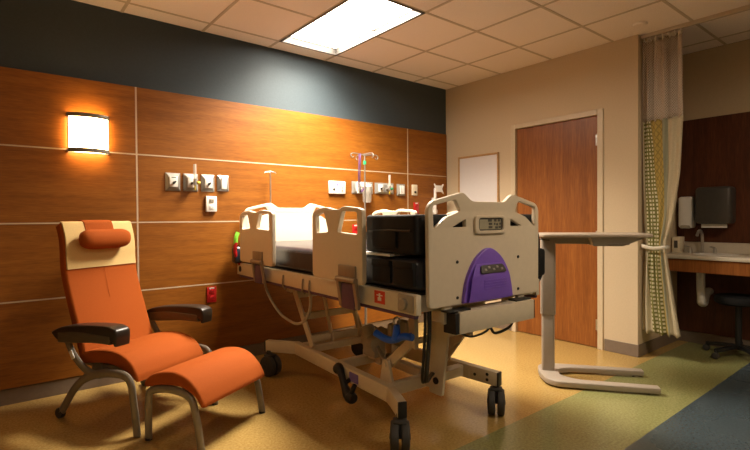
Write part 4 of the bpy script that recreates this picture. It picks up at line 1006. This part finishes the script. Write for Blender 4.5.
# stool under the counter
st = thing('rolling_stool', 'black rolling stool pushed under the sink counter', 'stool', (0.68, -2.60, 0))
mb = MB(); mb.lathe([(0.001, 0.46), (0.15, 0.46), (0.175, 0.475), (0.18, 0.50), (0.17, 0.53), (0.12, 0.54), (0.001, 0.54)], (0, -0.18, 0)); mb.build('seat', 'nylon', st)
mb = MB(); mb.cyl((0, -0.18, 0.09), (0, -0.18, 0.46), 0.025, seg=14); mb.build('gas_post', 'black', st)
mb = MB()
for i in range(5):
    a = 2 * PI * i / 5 + PI * 0.86
    mb.beam((0, -0.18, 0.095), (0.25 * math.cos(a), -0.18 + 0.25 * math.sin(a), 0.07), 0.04, 0.028)
mb.build('star_base', 'black', st)
for i in range(5):
    a = 2 * PI * i / 5 + PI * 0.86; x, y = 0.25 * math.cos(a), -0.18 + 0.25 * math.sin(a)
    mb = MB(); mb.cyl((x - 0.018, y, 0.028), (x + 0.018, y, 0.028), 0.028, seg=18, bevel=0.005); mb.cyl((x, y, 0.045), (x, y, 0.075), 0.008); mb.build('caster', 'rubber', st)

# ================================================================== CAMERA, WORLD, VIEW
w = bpy.data.worlds.new('World'); SC.world = w; w.use_nodes = True
w.node_tree.nodes['Background'].inputs[0].default_value = (0, 0, 0, 1); w.node_tree.nodes['Background'].inputs[1].default_value = 0
cam = bpy.data.cameras.new('camera'); co = bpy.data.objects.new('camera', cam); COL.objects.link(co)
cam.sensor_width = 36; cam.sensor_fit = 'HORIZONTAL'; cam.lens = 476.6147 / 750 * 36; cam.clip_start = 0.05
yaw, pit, rol = -0.6793, -0.0142, -0.0072
r = Vector((math.cos(yaw), math.sin(yaw), 0)); f = Vector((-math.sin(yaw), math.cos(yaw), 0)); up = Vector((0, 0, 1))
f2 = f * math.cos(pit) + up * math.sin(pit); u2 = up * math.cos(pit) - f * math.sin(pit)
r3 = r * math.cos(rol) + u2 * math.sin(rol); u3 = u2 * math.cos(rol) - r * math.sin(rol)
R = Matrix((r3, u3, -f2)).transposed().to_4x4()
co.matrix_world = Matrix.Translation((-4.3982, -4.0186, 1.2347)) @ R
SC.camera = co
vs = SC.view_settings; vs.view_transform = 'Standard'; vs.look = 'None'; vs.exposure = 0.14; vs.gamma = 1.0; vs.use_curve_mapping = False
cy = SC.cycles
try:
    cy.use_denoising = True; cy.denoiser = 'OPENIMAGEDENOISE'; cy.max_bounces = 10; cy.diffuse_bounces = 6; cy.sample_clamp_indirect = 8.0; cy.caustics_reflective = False; cy.caustics_refractive = False
    cy.transparent_max_bounces = 16
except Exception: pass
